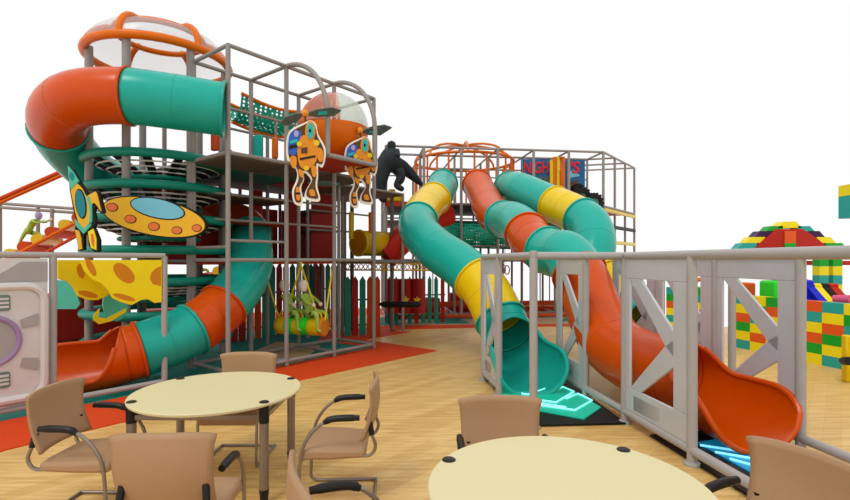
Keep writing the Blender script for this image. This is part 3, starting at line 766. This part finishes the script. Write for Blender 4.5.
for k,(x,m) in enumerate(((551.5,'yellow'),(554.5,'orange_rail'),(558,'yellow'),(562.5,'orange_rail'))):
    MB().cyl(P(x,205,YS-.2),P(x,157 if k else 160,YS-.2),.055 if k<3 else .08,12).build('pad',m,t)
# tyres
def tyre(px,py,Y,r,label,yaw):
    c=P(px,py,Y); t=thing('tyre',label,'tyre',c-V((0,0,r)))
    Rm=Matrix.Rotation(yaw,3,'Z')@Matrix.Rotation(PI/2,3,'X')
    MB().lathe([(r*.55,-.09),(r*.9,-.1),(r,-.06),(r,.06),(r*.9,.1),(r*.55,.09),(r*.55,-.09)],c,28,Rm).build('rubber','black_soft',t)
    MB().lathe([(0,-.05),(r*.5,-.06),(r*.56,0),(r*.5,.06),(0,.05)],c,20,Rm).build('hub','board_steel',t)
    mb=MB()
    for k in range(14):
        a=2*PI*k/14; mb.box(c+Rm@V((r*1.0*math.cos(a),r*1.0*math.sin(a),0)),(.05,.2,.05),R=Rm@Matrix.Rotation(a,3,'Z')@Matrix.Rotation(PI/2,3,'X'))
    mb.build('tread','black',t,smooth=False)
tyre(582,198,15.0,.3,'left black knobbly tyre on the rear frame deck below the sign',.3)
tyre(594,203,14.8,.28,'black knobbly tyre right of the left tyre by corner post of rear frame',.3)
tyre(578,191,15.6,.2,'small black tyre tucked behind the left large tyre',.3)
one('deck_toy',MB().box(P(395,198,14.3),(.45,.3,.22)).box(P(392,192,14.3),(.2,.25,.14)),'yellow','small yellow toy block on rear deck behind the dark creature statue','toy',bevel=.03)

one('round_pad',MB().lathe([(0,0),(.33,0),(.36,.03),(.33,.06),(0,.06)],P(324,184,10.2),28),'sky_blue','pale blue round pad under the upper deck behind the robot boards','pad')
one('hanging_rings',MB().tube([P(503,269,9.8)+V((.05*math.cos(k*PI/8),0,.09*math.sin(k*PI/8))) for k in range(16)],.012,6,closed=True).tube([P(507,270,9.9)+V((.05*math.cos(k*PI/8),0,.09*math.sin(k*PI/8))) for k in range(16)],.012,6,closed=True).cyl(P(505,264,9.85),P(505,258,9.85)+V((0,0,.2)),.006,5),'red','small pair of red hanging rings beside the gate post','rings')
# interior soft blocks in the rear frame
def rb(px,py,w,d,h,m,label,yaw=.12,bev=.05):
    g=G(px,py); one('soft_block',MB().box(g+V((0,d/2,h/2+.03)),(w,d,h),rz=yaw),m,label,'block',bevel=bev)
t=thing('star_box','red padded box with yellow stars in the middle at the back','box',G(405,327)+V((0,.0,.35)))
g=G(405,327)
for k in range(3):
    MB().cyl(g+V((-.34+.34*k,.3,.35)),g+V((-.34+.34*k,.3,1.28)),.2,20).build('padded_roll','red',t)
MB().box(g+V((0,.35,.8)),(.9,.25,.85)).build('back_board','red',t,bevel=.02)
for k in (0,1):
    ol=[]
    for q in range(10):
        a=PI/2+q*PI/5; r_=.115 if q%2==0 else .05; ol.append(g+V((.02+.3*k+r_*math.cos(a),.07,.72+r_*math.sin(a))))
    MB().prism(ol,(0,.06,0)).build('star','yellow_board',t,smooth=False)
rb(462,312,.9,.5,.62,'red_bright','red padded block on floor behind the yellow slide section')
rb(432,314,.5,.5,.5,'red_bright','small red padded block left in the rear frame ground level')
rb(545,313,1.5,.5,.2,'orange_matte','low orange padded bench behind the middle slide fence')
rb(610,313,.8,.5,.45,'orange_matte','orange padded block near the right corner of the rear frame')
one('balance_bar',MB().tube([P(379,304,10.6),P(384,304.5,10.5),P(419,304.5,10.3),P(421,304.5,10.3)],[.02,.065,.065,.02],14).cyl(P(386,304,10.5),P(386,262,10.5),.006,6).cyl(P(417,304,10.3),P(417,262,10.3),.006,6),'black','black padded swing bar hanging between the two frames','bar')
# overhead beam that carries the bar
one('overhead_beam',MB().cyl(LG(3,0,1.83),LG(3,0,1.83)+V((2.0,1.2,0)),.001,6) if False else MB().cyl(P(377,262,10.6),P(424,262,10.2),.03,10),'pipe','grey overhead beam carrying the black swing bar','beam')

# ------------------------------------------------------------------ figures
def skin_fig(name,verts,edges,mats,parent,label=None):
    me=bpy.data.meshes.new(name); off=parent.location if parent else V((0,0,0))
    me.from_pydata([V(v[:3])-off for v in verts],edges,[]); me.materials.append(M[mats])
    o=bpy.data.objects.new(name,me); C.objects.link(o); o.parent=parent
    sk=o.modifiers.new('skin','SKIN'); sk.use_smooth_shade=True
    for i,v in enumerate(verts):
        d=me.skin_vertices[0].data[i]; r=v[3]; d.radius=(r,r); d.use_root=(i==0)
    ss=o.modifiers.new('sub','SUBSURF'); ss.levels=2; ss.render_levels=2
    return o
def child_figure(base,label,pose,right,fwd,s=1,head='skin',suit='green_suit'):
    """pose: joint dict in local (right,fwd,up) metres"""
    t=thing('green_figure',label,'figure',base)
    def w(p): return base+right*p[0]*s+fwd*p[1]*s+V((0,0,p[2]*s))
    J=pose; names=['pelvis','chest','neck','lsh','lel','lha','rsh','rel','rha','lhip','lkn','lfo','ltoe','rhip','rkn','rfo','rtoe']
    R={'pelvis':.085,'chest':.095,'neck':.04,'lsh':.045,'lel':.034,'lha':.026,'rsh':.045,'rel':.034,'rha':.026,'lhip':.065,'lkn':.048,'lfo':.035,'ltoe':.03,'rhip':.065,'rkn':.048,'rfo':.035,'rtoe':.03}
    vs=[tuple(w(J[n]))+(R[n]*s,) for n in names]; ix={n:i for i,n in enumerate(names)}
    ed=[('pelvis','chest'),('chest','neck'),('chest','lsh'),('lsh','lel'),('lel','lha'),('chest','rsh'),('rsh','rel'),('rel','rha'),('pelvis','lhip'),('lhip','lkn'),('lkn','lfo'),('lfo','ltoe'),('pelvis','rhip'),('rhip','rkn'),('rkn','rfo'),('rfo','rtoe')]
    skin_fig('suit',vs,[(ix[a],ix[b]) for a,b in ed],suit,t)
    hc=w(J['head'])
    MB().lathe([(0.001,-.12*s),(.06*s,-.1*s),(.09*s,-.03*s),(.095*s,.04*s),(.07*s,.1*s),(.001,.13*s)],hc,18).build('head',head,t)
    for n in ('lha','rha'): MB().lathe([(0.001,-.04*s),(.035*s,-.02*s),(.04*s,.02*s),(.001,.05*s)],w(J[n]),10).build('hand','skin',t)
    return t
climb={'pelvis':(0,0,.45),'chest':(.16,0,.72),'neck':(.24,0,.84),'head':(.33,0,.93),'lsh':(.2,.12,.78),'lel':(.42,.14,.74),'lha':(.62,.12,.83),'rsh':(.2,-.12,.78),'rel':(.4,-.14,.70),'rha':(.58,-.12,.76),'lhip':(.02,.08,.42),'lkn':(.28,.1,.40),'lfo':(.34,.1,.16),'ltoe':(.44,.1,.13),'rhip':(-.02,-.08,.42),'rkn':(-.12,-.1,.22),'rfo':(-.2,-.1,.02),'rtoe':(-.1,-.1,-.02)}
# far-left climbing ramp
def ramp(label,a,b,n,cols,wd=1.0,rad=.15):
    a=V(a);b=V(b); d=(b-a); t=thing('roller_ramp',label,'climbing ramp',a)
    side=V((-d.y,d.x,0)).normalized()
    if side.y<0: side=-side
    for k in range(n):
        c=a+d*((k+.5)/n); MB().cyl(c,c+side*wd,rad,16).build('roller',cols[k%len(cols)],t)
    for q,dz in ((-.06,-.12),(wd+.06,-.12)):
        MB().cyl(a-d*.05+side*q+V((0,0,dz)),b+d*.05+side*q+V((0,0,dz)),.04,10).build('side_rail','orange_rail',t)
    MB().cyl(a-d*.05-side*.06+V((0,0,-.45)),b+d*.05-side*.06+V((0,0,-.45)),.035,10).build('lower_rail','orange_matte',t)
    return t
ra=P(2,258,11.5); rb_=P(84,214,11.9)
ramp('orange and yellow roller ramp rising behind the left fence to the rocket board',ra,rb_,6,['yellow','orange_matte'],1.0,.13)
child_figure(P(28,246,11.9),'climbing green suited figure with lavender head on the roller ramp at far left',climb,V((1,0,0)),V((0,1,0)),.78,'lavender','lime_soft')
ra=P(160,300,12.6); rb_=P(236,262,12.9)
ramp('second roller ramp in yellow and red seen through the net tower',ra,rb_,6,['yellow','red_bright'],1.0,.13)
child_figure(P(197,283,12.9),'green suited figure climbing the roller ramp behind the net tower',climb,V((1,0,0)),V((0,1,0)),.85,'lavender','lime_soft')
t=thing('guard_frame','grey guard frame with thin posts at far left behind the rocket board','frame',P(38,260,12.5)*1.0)
t.location.z=0
for (x,y) in ((8,204),(38,207),(52,209)): 
    q=P(x if x>8 else 0,y,12.5); MB().cyl(V((q.x,q.y,.0)),q,.045,10).build('post','pipe',t)
MB().cyl(P(-6,203,12.4),P(150,214,12.8),.04,10).build('rail','pipe',t); MB().cyl(P(-6,207,12.4),P(150,218,12.8),.04,10).build('rail','pipe',t)
q=P(150,216,12.8); MB().cyl(V((q.x,q.y,0)),q,.045,10).build('post','pipe',t)
t=thing('zip_beam','double sloping orange beam at far left below the spiral slide','beam',P(8,200,11))
MB().cyl(P(-5,201,11),P(78,164,11.4),.045,10).build('beam','orange_matte',t); MB().cyl(P(-5,205,11.2),P(78,168,11.6),.04,10).build('beam','orange_rail',t)

# swing with two green figures
s0=P(325,327,8.95); s1=P(279,325,9.3); d=(s1-s0).normalized()
t=thing('log_swing','yellow and green padded log swing with orange end, hung inside the left frame','swing',s0.lerp(s1,.5)-V((0,0,.17)))
cols=['cheese_hole','yellow','bright_green','yellow','bright_green','yellow','cheese_hole']
L=(s1-s0).length; br=[0,.08,.3,.48,.62,.8,.95,1.0]
for k in range(7): MB().cyl(s0+d*L*br[k],s0+d*L*br[k+1],.165 if k not in (0,6) else .17,24).build('padded_section',cols[k],t,bevel=.015)
for k in (.15,.55,.9):
    c=s0+d*L*k+V((0,0,.16)); sd=d.cross(V((0,0,1))).normalized()
    MB().tube([c+d*.08*math.cos(a)*1+V((0,0,.1*math.sin(a))) for a in [PI*q/8 for q in range(9)]],.016,8).build('handle','yellow',t)
for (p_,x,y) in ((s0,333,264),(s0+d*.12,300,262),(s1-d*.12,302,262),(s1,262,262)):
    MB().cyl(p_+V((0,0,.12)),P(x,y,9.15),.016,8).build('rope','rope',t)
ride={'pelvis':(0,0,.1),'chest':(0,-.12,.36),'neck':(0,-.16,.46),'head':(0,-.17,.6),'lsh':(-.13,-.12,.42),'lel':(-.2,.02,.3),'lha':(-.12,.14,.24),'rsh':(.13,-.12,.42),'rel':(.2,.02,.3),'rha':(.12,.14,.24),'lhip':(-.08,.03,.1),'lkn':(-.16,.24,.08),'lfo':(-.17,.26,-.22),'ltoe':(-.17,.34,-.24),'rhip':(.08,.03,.1),'rkn':(.16,.24,.08),'rfo':(.17,.26,-.22),'rtoe':(.17,.34,-.24)}
child_figure(s0+d*.3+V((.0,0,.17)),'right green figure with pale head sitting on the log swing',ride,d.cross(V((0,0,1))),-d,.95,'skin','lime_soft')
child_figure(s0+d*.72+V((.0,0,.17)),'left green figure with pale head sitting on the log swing',ride,d.cross(V((0,0,1))),-d,.95,'skin','lime_soft')

# dark creature statue
Yc=14.05
t=thing('creature_statue','dark muscular creature statue standing on the left corner of the rear deck','statue',P(385,203,Yc))
def cp(x,y,r,dy=0): p=P(x,y,Yc+dy); return (p.x,p.y,p.z,r*1.3)
cv=[cp(391,164,.22),cp(388,158,.27),cp(390,152,.2),cp(391,146,.14),cp(383,166,.2,-.1),cp(381,178,.17,-.12),cp(380,190,.12,-.12),cp(382,199,.1,-.12),cp(386,201,.07,-.2),
    cp(398,167,.17,.05),cp(402,177,.12,.0),cp(396,186,.09,-.05),cp(404,190,.06,-.1),
    cp(404,168,.16,.25),cp(412,175,.12,.3),cp(419,182,.07,.3),cp(425,187,.03,.3), cp(396,152,.1,-.12),cp(397,158,.08,-.25)]
ce=[(0,1),(1,2),(2,3),(0,4),(4,5),(5,6),(6,7),(7,8),(0,9),(9,10),(10,11),(11,12),(0,13),(13,14),(14,15),(15,16),(2,17),(17,18)]
skin_fig('body',cv,ce,'creature',t)
MB().lathe([(.001,-.1),(.09,-.08),(.13,0),(.11,.1),(.001,.16)],P(391.5,146,Yc-.12),14).build('head','creature',t)

# ------------------------------------------------------------------ light floor pads under the slides
def lightpad(label,corn,m_base,glow,wedge,lines):
    c=sum((V(p) for p in corn),V((0,0,0)))/len(corn); t=thing('light_pad',label,'light pad',V((c.x,c.y,0)))
    MB().prism([V((p[0],p[1],.006)) for p in wedge],(0,0,.02)).build('base_mat','black',t,smooth=False)
    MB().prism([V((p[0],p[1],.026)) for p in corn],(0,0,.012)).build('glow_panel',glow,t,smooth=False)
    for ln in lines: MB().tube([V((p[0],p[1],.046)) for p in ln],.011,6).build('light_line','line_glow_'+glow,t)
    return t
dm('glow_teal','12A98C',.4,emis=.35); dm('line_glow_glow_teal','8FF8E8',.4,emis=1.0)
dm('glow_blue','1584B0',.4,emis=.35); dm('line_glow_glow_blue','7FD8FF',.4,emis=1.0)
def gp(x,y): p=G(x,y); return V((p.x,p.y,0))
lightpad('glowing teal maze light pad under the teal slide exit',[gp(503,385),gp(545,378),gp(601,410),gp(584,422),gp(525,411),gp(500,397)],'black','glow_teal',
 [gp(500,384),gp(556,374),gp(626,425),gp(500,428)],
 [[gp(510,395),gp(528,398),gp(551,390),gp(540,384)],[gp(512,400),gp(556,406),gp(574,395),gp(563,390),gp(548,396)],[gp(520,406),gp(575,414),gp(592,404),gp(578,397),gp(566,402)],[gp(516,403),gp(566,411)]])
lightpad('glowing blue striped light pad under the orange slide exit',[gp(697,446),gp(760,436),gp(800,470),gp(800,505),gp(775,490)],'black','glow_blue',
 [gp(650,437),gp(700,433),gp(745,431),gp(830,480),gp(830,530),gp(790,523)],
 [[gp(700,450),gp(760,459),gp(790,475)],[gp(715,457),gp(770,467)],[gp(730,464),gp(785,480)],[gp(752,445),gp(765,462)]])

# ------------------------------------------------------------------ furniture
def make_table(loc,rz,label):
    t=thing('round_table',label,'table',(loc[0],loc[1],0),rz=0)
    R_=Matrix.Rotation(rz,3,'Z'); base=V((loc[0],loc[1],0))
    MB().lathe([(0,.722),(.635,.722),(.645,.728),(.648,.742),(.642,.75),(0,.75)],base,96).build('tabletop','table_top',t)
    lg=[(-.49,-.36),(.49,-.36),(.49,.36),(-.49,.36)]
    for x,y in lg:
        p=base+R_@V((x,y,0))
        lgo=MB().cyl(p+V((0,0,.09)),p+V((0,0,.72)),.034,20).build('leg','table_leg',t)
        MB().lathe([(0,.0),(.022,.0),(.028,.02),(.037,.11),(0,.12)],p,20).build('foot','arm_black',lgo)
        MB().cyl(p+V((0,0,.6)),p+V((0,0,.745)),.037,20).build('sleeve','arm_black',lgo)
        MB().lathe([(0,0),(.036,0),(.036,.006),(.028,.011),(0,.011)],p+V((0,0,.748)),20).build('leg_cap','arm_black',lgo)
    for a,b in ((0,1),(2,3),(1,2),(3,0)):
        pa=base+R_@V((*lg[a],.64)); pb=base+R_@V((*lg[b],.64)); d=(pb-pa).normalized()
        MB().box((pa+pb)/2,((pb-pa).length-.06,.03,.04),rz=math.atan2(d.y,d.x)).build('apron_bar','table_leg',t,bevel=.004)
    return t
make_table((-1.70,4.0),.0,'round cream table at left surrounded by four chairs')
make_table((.645,2.30),math.radians(8),'round cream table in the foreground at bottom, cut by the frame')

def chair_meshes():
    d={}
    # seat: rounded cushion
    mb=MB(); n=10; vs=[];fs=[]
    def sv(u,v,top):
        x=.25*u*(1-.10*(v<0)*abs(v)); y=.24*v
        e=max(abs(u),abs(v)); z=.455+.012*(v) if top else .372
        if top: z-=.02*max(0,v-.6)/.4+.012*max(0,abs(u)-.7)/.3
        return V((x,y,z))
    for top in (0,1):
        for i in range(n+1):
            for k in range(n+1): vs.append(sv(-1+2*k/n,-1+2*i/n,top))
    N=(n+1)**2
    for i in range(n):
        for k in range(n):
            a=i*(n+1)+k; fs.append((a,a+n+1,a+n+2,a+1)); fs.append((N+a,N+a+1,N+a+n+2,N+a+n+1))
    for k in range(n):
        for (a,b) in ((k,k+1),(n*(n+1)+k+1,n*(n+1)+k),((k+1)*(n+1),k*(n+1)),(k*(n+1)+n,(k+1)*(n+1)+n)):
            fs.append((a,b,N+b,N+a))
    mb.add(vs,fs); d['seat']=(mb,'leather',.025)
    # backrest: curved panel flaring upward
    mb=MB(); vs=[];fs=[]; nu,nv=14,12
    for i in range(nv+1):
        t=i/nv; z=.50+.41*t; hw=.235+.012*math.cos(t*PI)*1+.05*t**1.6
        yb=-.255-.055*t-.035*math.sin(t*PI)
        for k in range(nu+1):
            u=-1+2*k/nu; zz=z-(.02*abs(u)**4 if t>.9 else 0)
            vs.append(V((hw*u,yb+.05*u*u*(1-.3*t),zz)))
    for i in range(nv):
        for k in range(nu): a=i*(nu+1)+k; fs.append((a,a+1,a+nu+2,a+nu+1))
    mb.add(vs,fs); d['backrest']=(mb,'leather',0)
    return d
def make_chair(loc,rz,label):
    t=bpy.data.objects.new('armchair',None); C.objects.link(t); tag(t,label,'chair','beige armchairs around the two round tables')
    d=chair_meshes()
    o=d['seat'][0].build('seat','leather',t,rel=False,bevel=.02); 
    o=d['backrest'][0].build('backrest','leather',t,rel=False,solid=.022)
    for s in (-1,1):
        pth,_=cr([(s*.255,-.29,.014),(s*.255,.10,.014),(s*.255,.22,.03),(s*.255,.235,.12),(s*.255,.215,.40),(s*.262,.17,.53),(s*.268,.08,.63),(s*.27,.0,.662),(s*.27,-.14,.667)],6)
        af=MB().tube(pth,.0125,10).build('arm_frame','chrome',t,rel=False)
        pad,_=cr([(s*.269,.05,.648),(s*.27,.0,.672),(s*.27,-.1,.68),(s*.27,-.2,.678)],4)
        MB().tube(pad,[.018]*2+[.024]*(len(pad)-4)+[.02]*2,12).build('arm_pad','arm_black',af,rel=False)
        bk,_=cr([(s*.215,-.262,.62),(s*.225,-.285,.54),(s*.225,-.31,.46),(s*.22,-.27,.395),(s*.2,-.15,.385),(s*.2,.12,.385),(s*.255,.212,.385)],5)
        bs=MB().tube(bk,.0125,8).build('back_support','chrome',t,rel=False)
        MB().tube([(s*.212,-.268,.63),(s*.222,-.285,.54)],.02,8).build('clamp','arm_black',bs,rel=False)
    MB().tube([(-.255,-.29,.014),(.255,-.29,.014)],.0125,8).build('floor_bar','chrome',t,rel=False)
    MB().tube([(-.2,-.02,.385),(.2,-.02,.385)],.0125,8).build('seat_bar','chrome',t,rel=False)
    t.location=(loc[0],loc[1],0); t.rotation_euler=(0,0,rz)
    return t
def copy_tree(o,parent=None):
    c=o.copy(); C.objects.link(c)
    if parent: c.parent=parent
    for ch in list(o.children): copy_tree(ch,c)
    return c
# facing is local +Y ; rz turns it
ch=make_chair((-2.38,3.54),math.radians(-90),'beige armchair facing right at the far left of the left table')
def place(loc,deg,label):
    c=copy_tree(ch); c.location=(loc[0],loc[1],0); c.rotation_euler=(0,0,math.radians(deg)); c['label']=label; return c
place((-1.39,2.84),3,'beige armchair seen from behind, in front of the left table')
place((-.70,3.76),93,'beige armchair facing left, at the right side of the left table')
place((-1.73,4.47),180,'beige armchair behind the left table, only the backrest top showing')
place((-.29,2.22),-68,'beige armchair at the bottom edge between the two tables, seen edge on')
place((.47,2.93),180,'beige armchair behind the foreground table, before the teal light pad')
place((1.50,2.19),113,'beige armchair at the right of the foreground table, bottom right corner')

# ------------------------------------------------------------------ building block walls
BC=['brick_yellow','brick_orange','brick_teal','brick_green']
def block_wall(label,p0,p1,rows,bh,bl,th,seed=0,z0=0,name='block_wall'):
    rnd=random.Random(seed); p0=V(p0);p1=V(p1); L=(p1-p0).length; d=(p1-p0)/L; nn=V((-d.y,d.x,0))*th
    n=max(1,round(L/bl)); bl=L/n; mb=MB(); last=None
    for r in range(rows):
        for k in range(n):
            sq=[[0,3,1,0,2,1,3],[2,0,3,1,0,2,0],[0,1,0,2,3,0,1],[1,0,2,0,1,3,2],[3,2,0,1,0,2,3]][(k+seed)%5]
            m=sq[r%7]
            mb.mat(m)
            a=p0+d*(k*bl)+V((0,0,z0+r*bh)); b=p0+d*((k+1)*bl)+V((0,0,z0+r*bh))
            g=.0015
            mb.prism([a+d*g,b-d*g,b-d*g+V((0,0,bh-g)),a+d*g+V((0,0,bh-g))],nn)
    return one(name,mb,BC,label,'block wall',smooth=False)
w0=V((6.35,10.2,0)); w1=V((7.35,5.6,0)); 
block_wall('long wall of coloured toy blocks along the right side behind the fence',w0,w1,6,.181,.37,-.2 if False else .2,1)
block_wall('short stub of coloured toy block wall behind the right end of rear slides',P(667,300,11.8)*1,P(702,300,11.2),7,.165,.33,.2,3) if False else None
a=V((5.75,11.9,0)); b=V((6.22,11.25,0)); c=b+A*1.0
block_wall('narrow coloured toy block wall left of the long block wall',V((5.70,11.8,0)),V((6.2,11.25,0)),7,.165,.35,.2,3)
block_wall('angled coloured toy block wall behind the narrow one',b+V((.03,.0,0)),c,7,.165,.35,.2,4)
# arch toy over
t=one('toy_arch',MB().tube([P(702+9*math.cos(a),288-9*math.sin(a),11.9) for a in [PI*k/12 for k in range(13)]],.05,10),['orange_rail'],'small orange arch on the far toy block wall','toy')
# columns
def col(px,w_,Y,z0,z1,label,k0):
    c=P(px,260,Y); n=max(1,round((z1-z0)/.18)); h=(z1-z0)/n; mb=MB()
    for r in range(n):
        mb.mat([0,2,0,3][(r+k0)%4]); mb.box((c.x,c.y,z0+h*(r+.5)),(w_,w_,h-.003))
    return one('block_column',mb,BC,label,'column',smooth=False)
col(820,.2,9.2,1.06,2.0,'left one of two toy block columns above the right wall',0) if False else None
def bcol(px,label,k0):
    c=P(px,260,10.2); mb=MB(); n=11; h=2.04/n
    for r in range(n):
        mb.mat([2,0,3,0][(r+k0)%4]); mb.box((c.x,c.y,h*(r+.5)),(.19,.19,h-.003))
    return one('block_column',mb,BC,label,'column',smooth=False)
bcol(820.5,'left one of two yellow green toy block columns under the block roof',1)
bcol(834,'right one of two yellow green toy block columns under the block roof',1)
# roof house
t=thing('block_roof','gabled toy block roof with red front and coloured stepped edges','roof',P(787,252,11.6))
Yr=11.2
MB().prism([P(x,y,Yr-.24) for x,y in ((752,252),(765,239),(777,229),(803,229),(818,239),(833,252))],(0,.45,0)).build('gable','brick_red',t,smooth=False)
def slabs(lst):
    for (x0,x1,y0,y1,m) in lst:
        MB().prism([P(x0+ (y1-y0)*.9*(1 if x0<790 else 0),y0,Yr-.2),P(x1-(y1-y0)*.9*(1 if x1>790 else 0),y0,Yr-.2),P(x1,y1,Yr-.2),P(x0,y1,Yr-.2)],(0,.26,0)).build('roof_block',m,t,smooth=False)
slabs([(737,757,243,249.5,'brick_teal'),(746,765,237,243,'brick_yellow'),(755,773,231,237,'brick_purple'),(766,783,226,231.5,'brick_green'),(778,802,221.5,228,'brick_yellow'),
       (798,815,226,231.5,'brick_teal'),(808,825,231,237,'brick_purple'),(817,836,237,243,'brick_yellow'),(826,848,243,249.5,'brick_green')])
MB().prism([P(x,y,Yr-.27) for x,y in ((785,231),(796,231),(796,243),(785,243))],(0,.03,0)).build('front_block','brick_orange',t,smooth=False)
MB().prism([P(x,y,Yr-.27) for x,y in ((785,243),(796,243),(796,252),(785,252))],(0,.03,0)).build('front_block','brick_green',t,smooth=False)
MB().box(P(790,262,Yr+.6)+V((0,0,-.02)),(2.3,1.2,.1)).build('roof_beam','brick_red',t,smooth=False)
# corner tower entering at right edge
c=P(866,202,8.5); mb=MB(); 
mb.mat(0).box(c+V((0,0,.21)),(.62,.4,.19)); mb.mat(2).box(c+V((0,0,-.08)),(.62,.4,.385))
for r in range(18):
    mb.mat([2,0,3,0,1][r%5]); mb.box((c.x+.51,c.y,.175*(r+.5)),(.4,.4,.174))
one('block_column',mb,BC,'tall toy block pillar with overhanging yellow and teal top at right edge','column',smooth=False)
# toys behind the wall
t=thing('toy_machine','bright green toy machine box with dark slot behind the long block wall','toy',P(762,292,9.9)+V((.35,0,-1.1)))
c=P(763,288,9.9)+V((.45,0,0)); 
MB().box(c+V((0,0,-.5)),(.75,.5,1.3)).build('cabinet','bright_green',t,bevel=.05)
MB().box(c+V((-.15,-.26,.06)),(.3,.03,.07)).build('slot','black',t,bevel=.01)
MB().box(c+V((.0,-.1,.17)),(.35,.5,.06)).build('lid','deep_teal',t,bevel=.01)
one('soft_block',MB().box(P(778,290,9.4)+V((.42,0,-.4)),(.28,.4,1.2)),'blue','blue padded block beside the green toy machine','block',bevel=.05)
one('soft_block',MB().box(P(742,287,10.8)+V((.0,0,-.6)),(.35,.4,1.4)),'brick_orange','orange padded block left of the green toy machine','block',bevel=.03)
for k,(x,m,l) in enumerate(((806,'blue','blue padded roller seat leaning on the block wall at right'),(813,'brick_yellow','yellow padded roller seat between blue and black ones'),(820,'black_soft','black padded roller seat right of the yellow one'),(829,'red_bright','red padded roller seat near the block columns'))):
    c=P(x,293,9.2)+V((.12,0,0))
    one('soft_roller',MB().prism([c+V((-.09,0,.12)),c+V((.05,0,.12)),c+V((.16,-.3,-.25)),c+V((.0,-.3,-.25))],(0,.25,0)).box(c+V((.08,-.05,-.65)),(.14,.2,.85)).tube([c+V((-.1,.05,.12)),c+V((.06,.05,.12))],.06,12),m,l,'seat',bevel=.01)
one('soft_roller',MB().cyl(P(834,299,8.6),P(850,299,8.4),.07,14).cyl(P(845,300,8.5),V((P(845,300,8.5).x,8.5,0)),.03,8),'pink','pink padded bar above the block wall at right edge','bar')
t=thing('toy_stand','small yellow and black toy mounted at the right edge of the block wall','toy',P(847,360,7.6))
q=P(847,347,7.3); MB().box((q.x,q.y,.345),(.1,.1,.69)).build('stand','yellow',t,bevel=.02); MB().cyl(P(844,361,7.2),P(849,361,7.0),.06,12).build('wheel','black',t)

lt=thing('lattice_rail','yellow lattice rail strip under the decks between the two frames','rail',P(392,268,13.4))
lt0=P(343,266,12.6); lt1=P(442,267,14.0)
MB().cyl(lt0+V((0,0,.08)),lt1+V((0,0,.08)),.02,8).build('rail','yellow',lt); MB().cyl(lt0-V((0,0,.1)),lt1-V((0,0,.1)),.02,8).build('rail','yellow',lt)
mb=MB()
for k in range(24):
    a=lt0.lerp(lt1,k/24); b=lt0.lerp(lt1,(k+1)/24); mb.cyl(a+V((0,0,.08)),b-V((0,0,.1)),.013,5).cyl(a-V((0,0,.1)),b+V((0,0,.08)),.013,5)
mb.build('lattice','yellow',lt)
# extra grey wide posts of rear slides seen through fence
for k,(x,Y) in enumerate(((660,7.9),)):
    p=P(x,260,Y); one('padded_post',MB().cyl(V((p.x,p.y,0)),V((p.x,p.y,TOPZ)),.075,16),'fence','stout grey post behind the right slide fence left of the block wall','post')

GR={'tyre':'black tyres on the rear frame deck','picket_fence':'teal and red picket fences','tube_slide':'tube slides','play_mat':'coloured floor mats','slide_fence':'grey slide fences','cheese_board':'yellow cheese boards',
 'robot_board':'helicopter robot boards','block_wall':'toy block walls','block_column':'toy block columns','light_pad':'glowing light pads','round_table':'round cream tables','soft_block':'padded soft blocks','soft_roller':'padded rollers above the right wall',
 'picture_board':'blue picture boards','padded_board':'hanging pads on the top left deck','roller_ramp':'roller ramps','green_figure':'green suited figures','play_structure':'steel pipe play structures','padded_post':'plain grey posts','crawl_tube':'crawl tubes'}
for o in bpy.data.objects:
    if o.parent is None and o.get('label') and not o.get('group'):
        g_=GR.get(o.name.split('.')[0])
        if g_: o['group']=g_
# ------------------------------------------------------------------ light, world, camera
wd=bpy.data.worlds.new('world'); bpy.context.scene.world=wd; wd.use_nodes=True
bg=wd.node_tree.nodes['Background']; bg.inputs[0].default_value=(1,1,1,1); bg.inputs[1].default_value=1.0
sl=bpy.data.lights.new('sun','SUN'); sl.energy=1.1; sl.angle=math.radians(18); sl.color=(1,.97,.92)
so=bpy.data.objects.new('sun',sl); C.objects.link(so); so.location=(3,-4,10)
so.rotation_euler=V((.35,.62,-1.0)).to_track_quat('-Z','Y').to_euler()
cam=bpy.data.cameras.new('camera'); co=bpy.data.objects.new('camera',cam); C.objects.link(co)
co.location=(0,0,H); co.rotation_euler=(PI/2,0,0)
cam.sensor_fit='HORIZONTAL'; cam.sensor_width=36; cam.lens=F/850*36; cam.shift_x=-3/850; cam.shift_y=10/850; cam.clip_start=.05
sc=bpy.context.scene; sc.camera=co
sc.view_settings.view_transform='Standard'; sc.view_settings.look='None'; sc.view_settings.exposure=0; sc.view_settings.gamma=1
sc.view_settings.use_curve_mapping=False
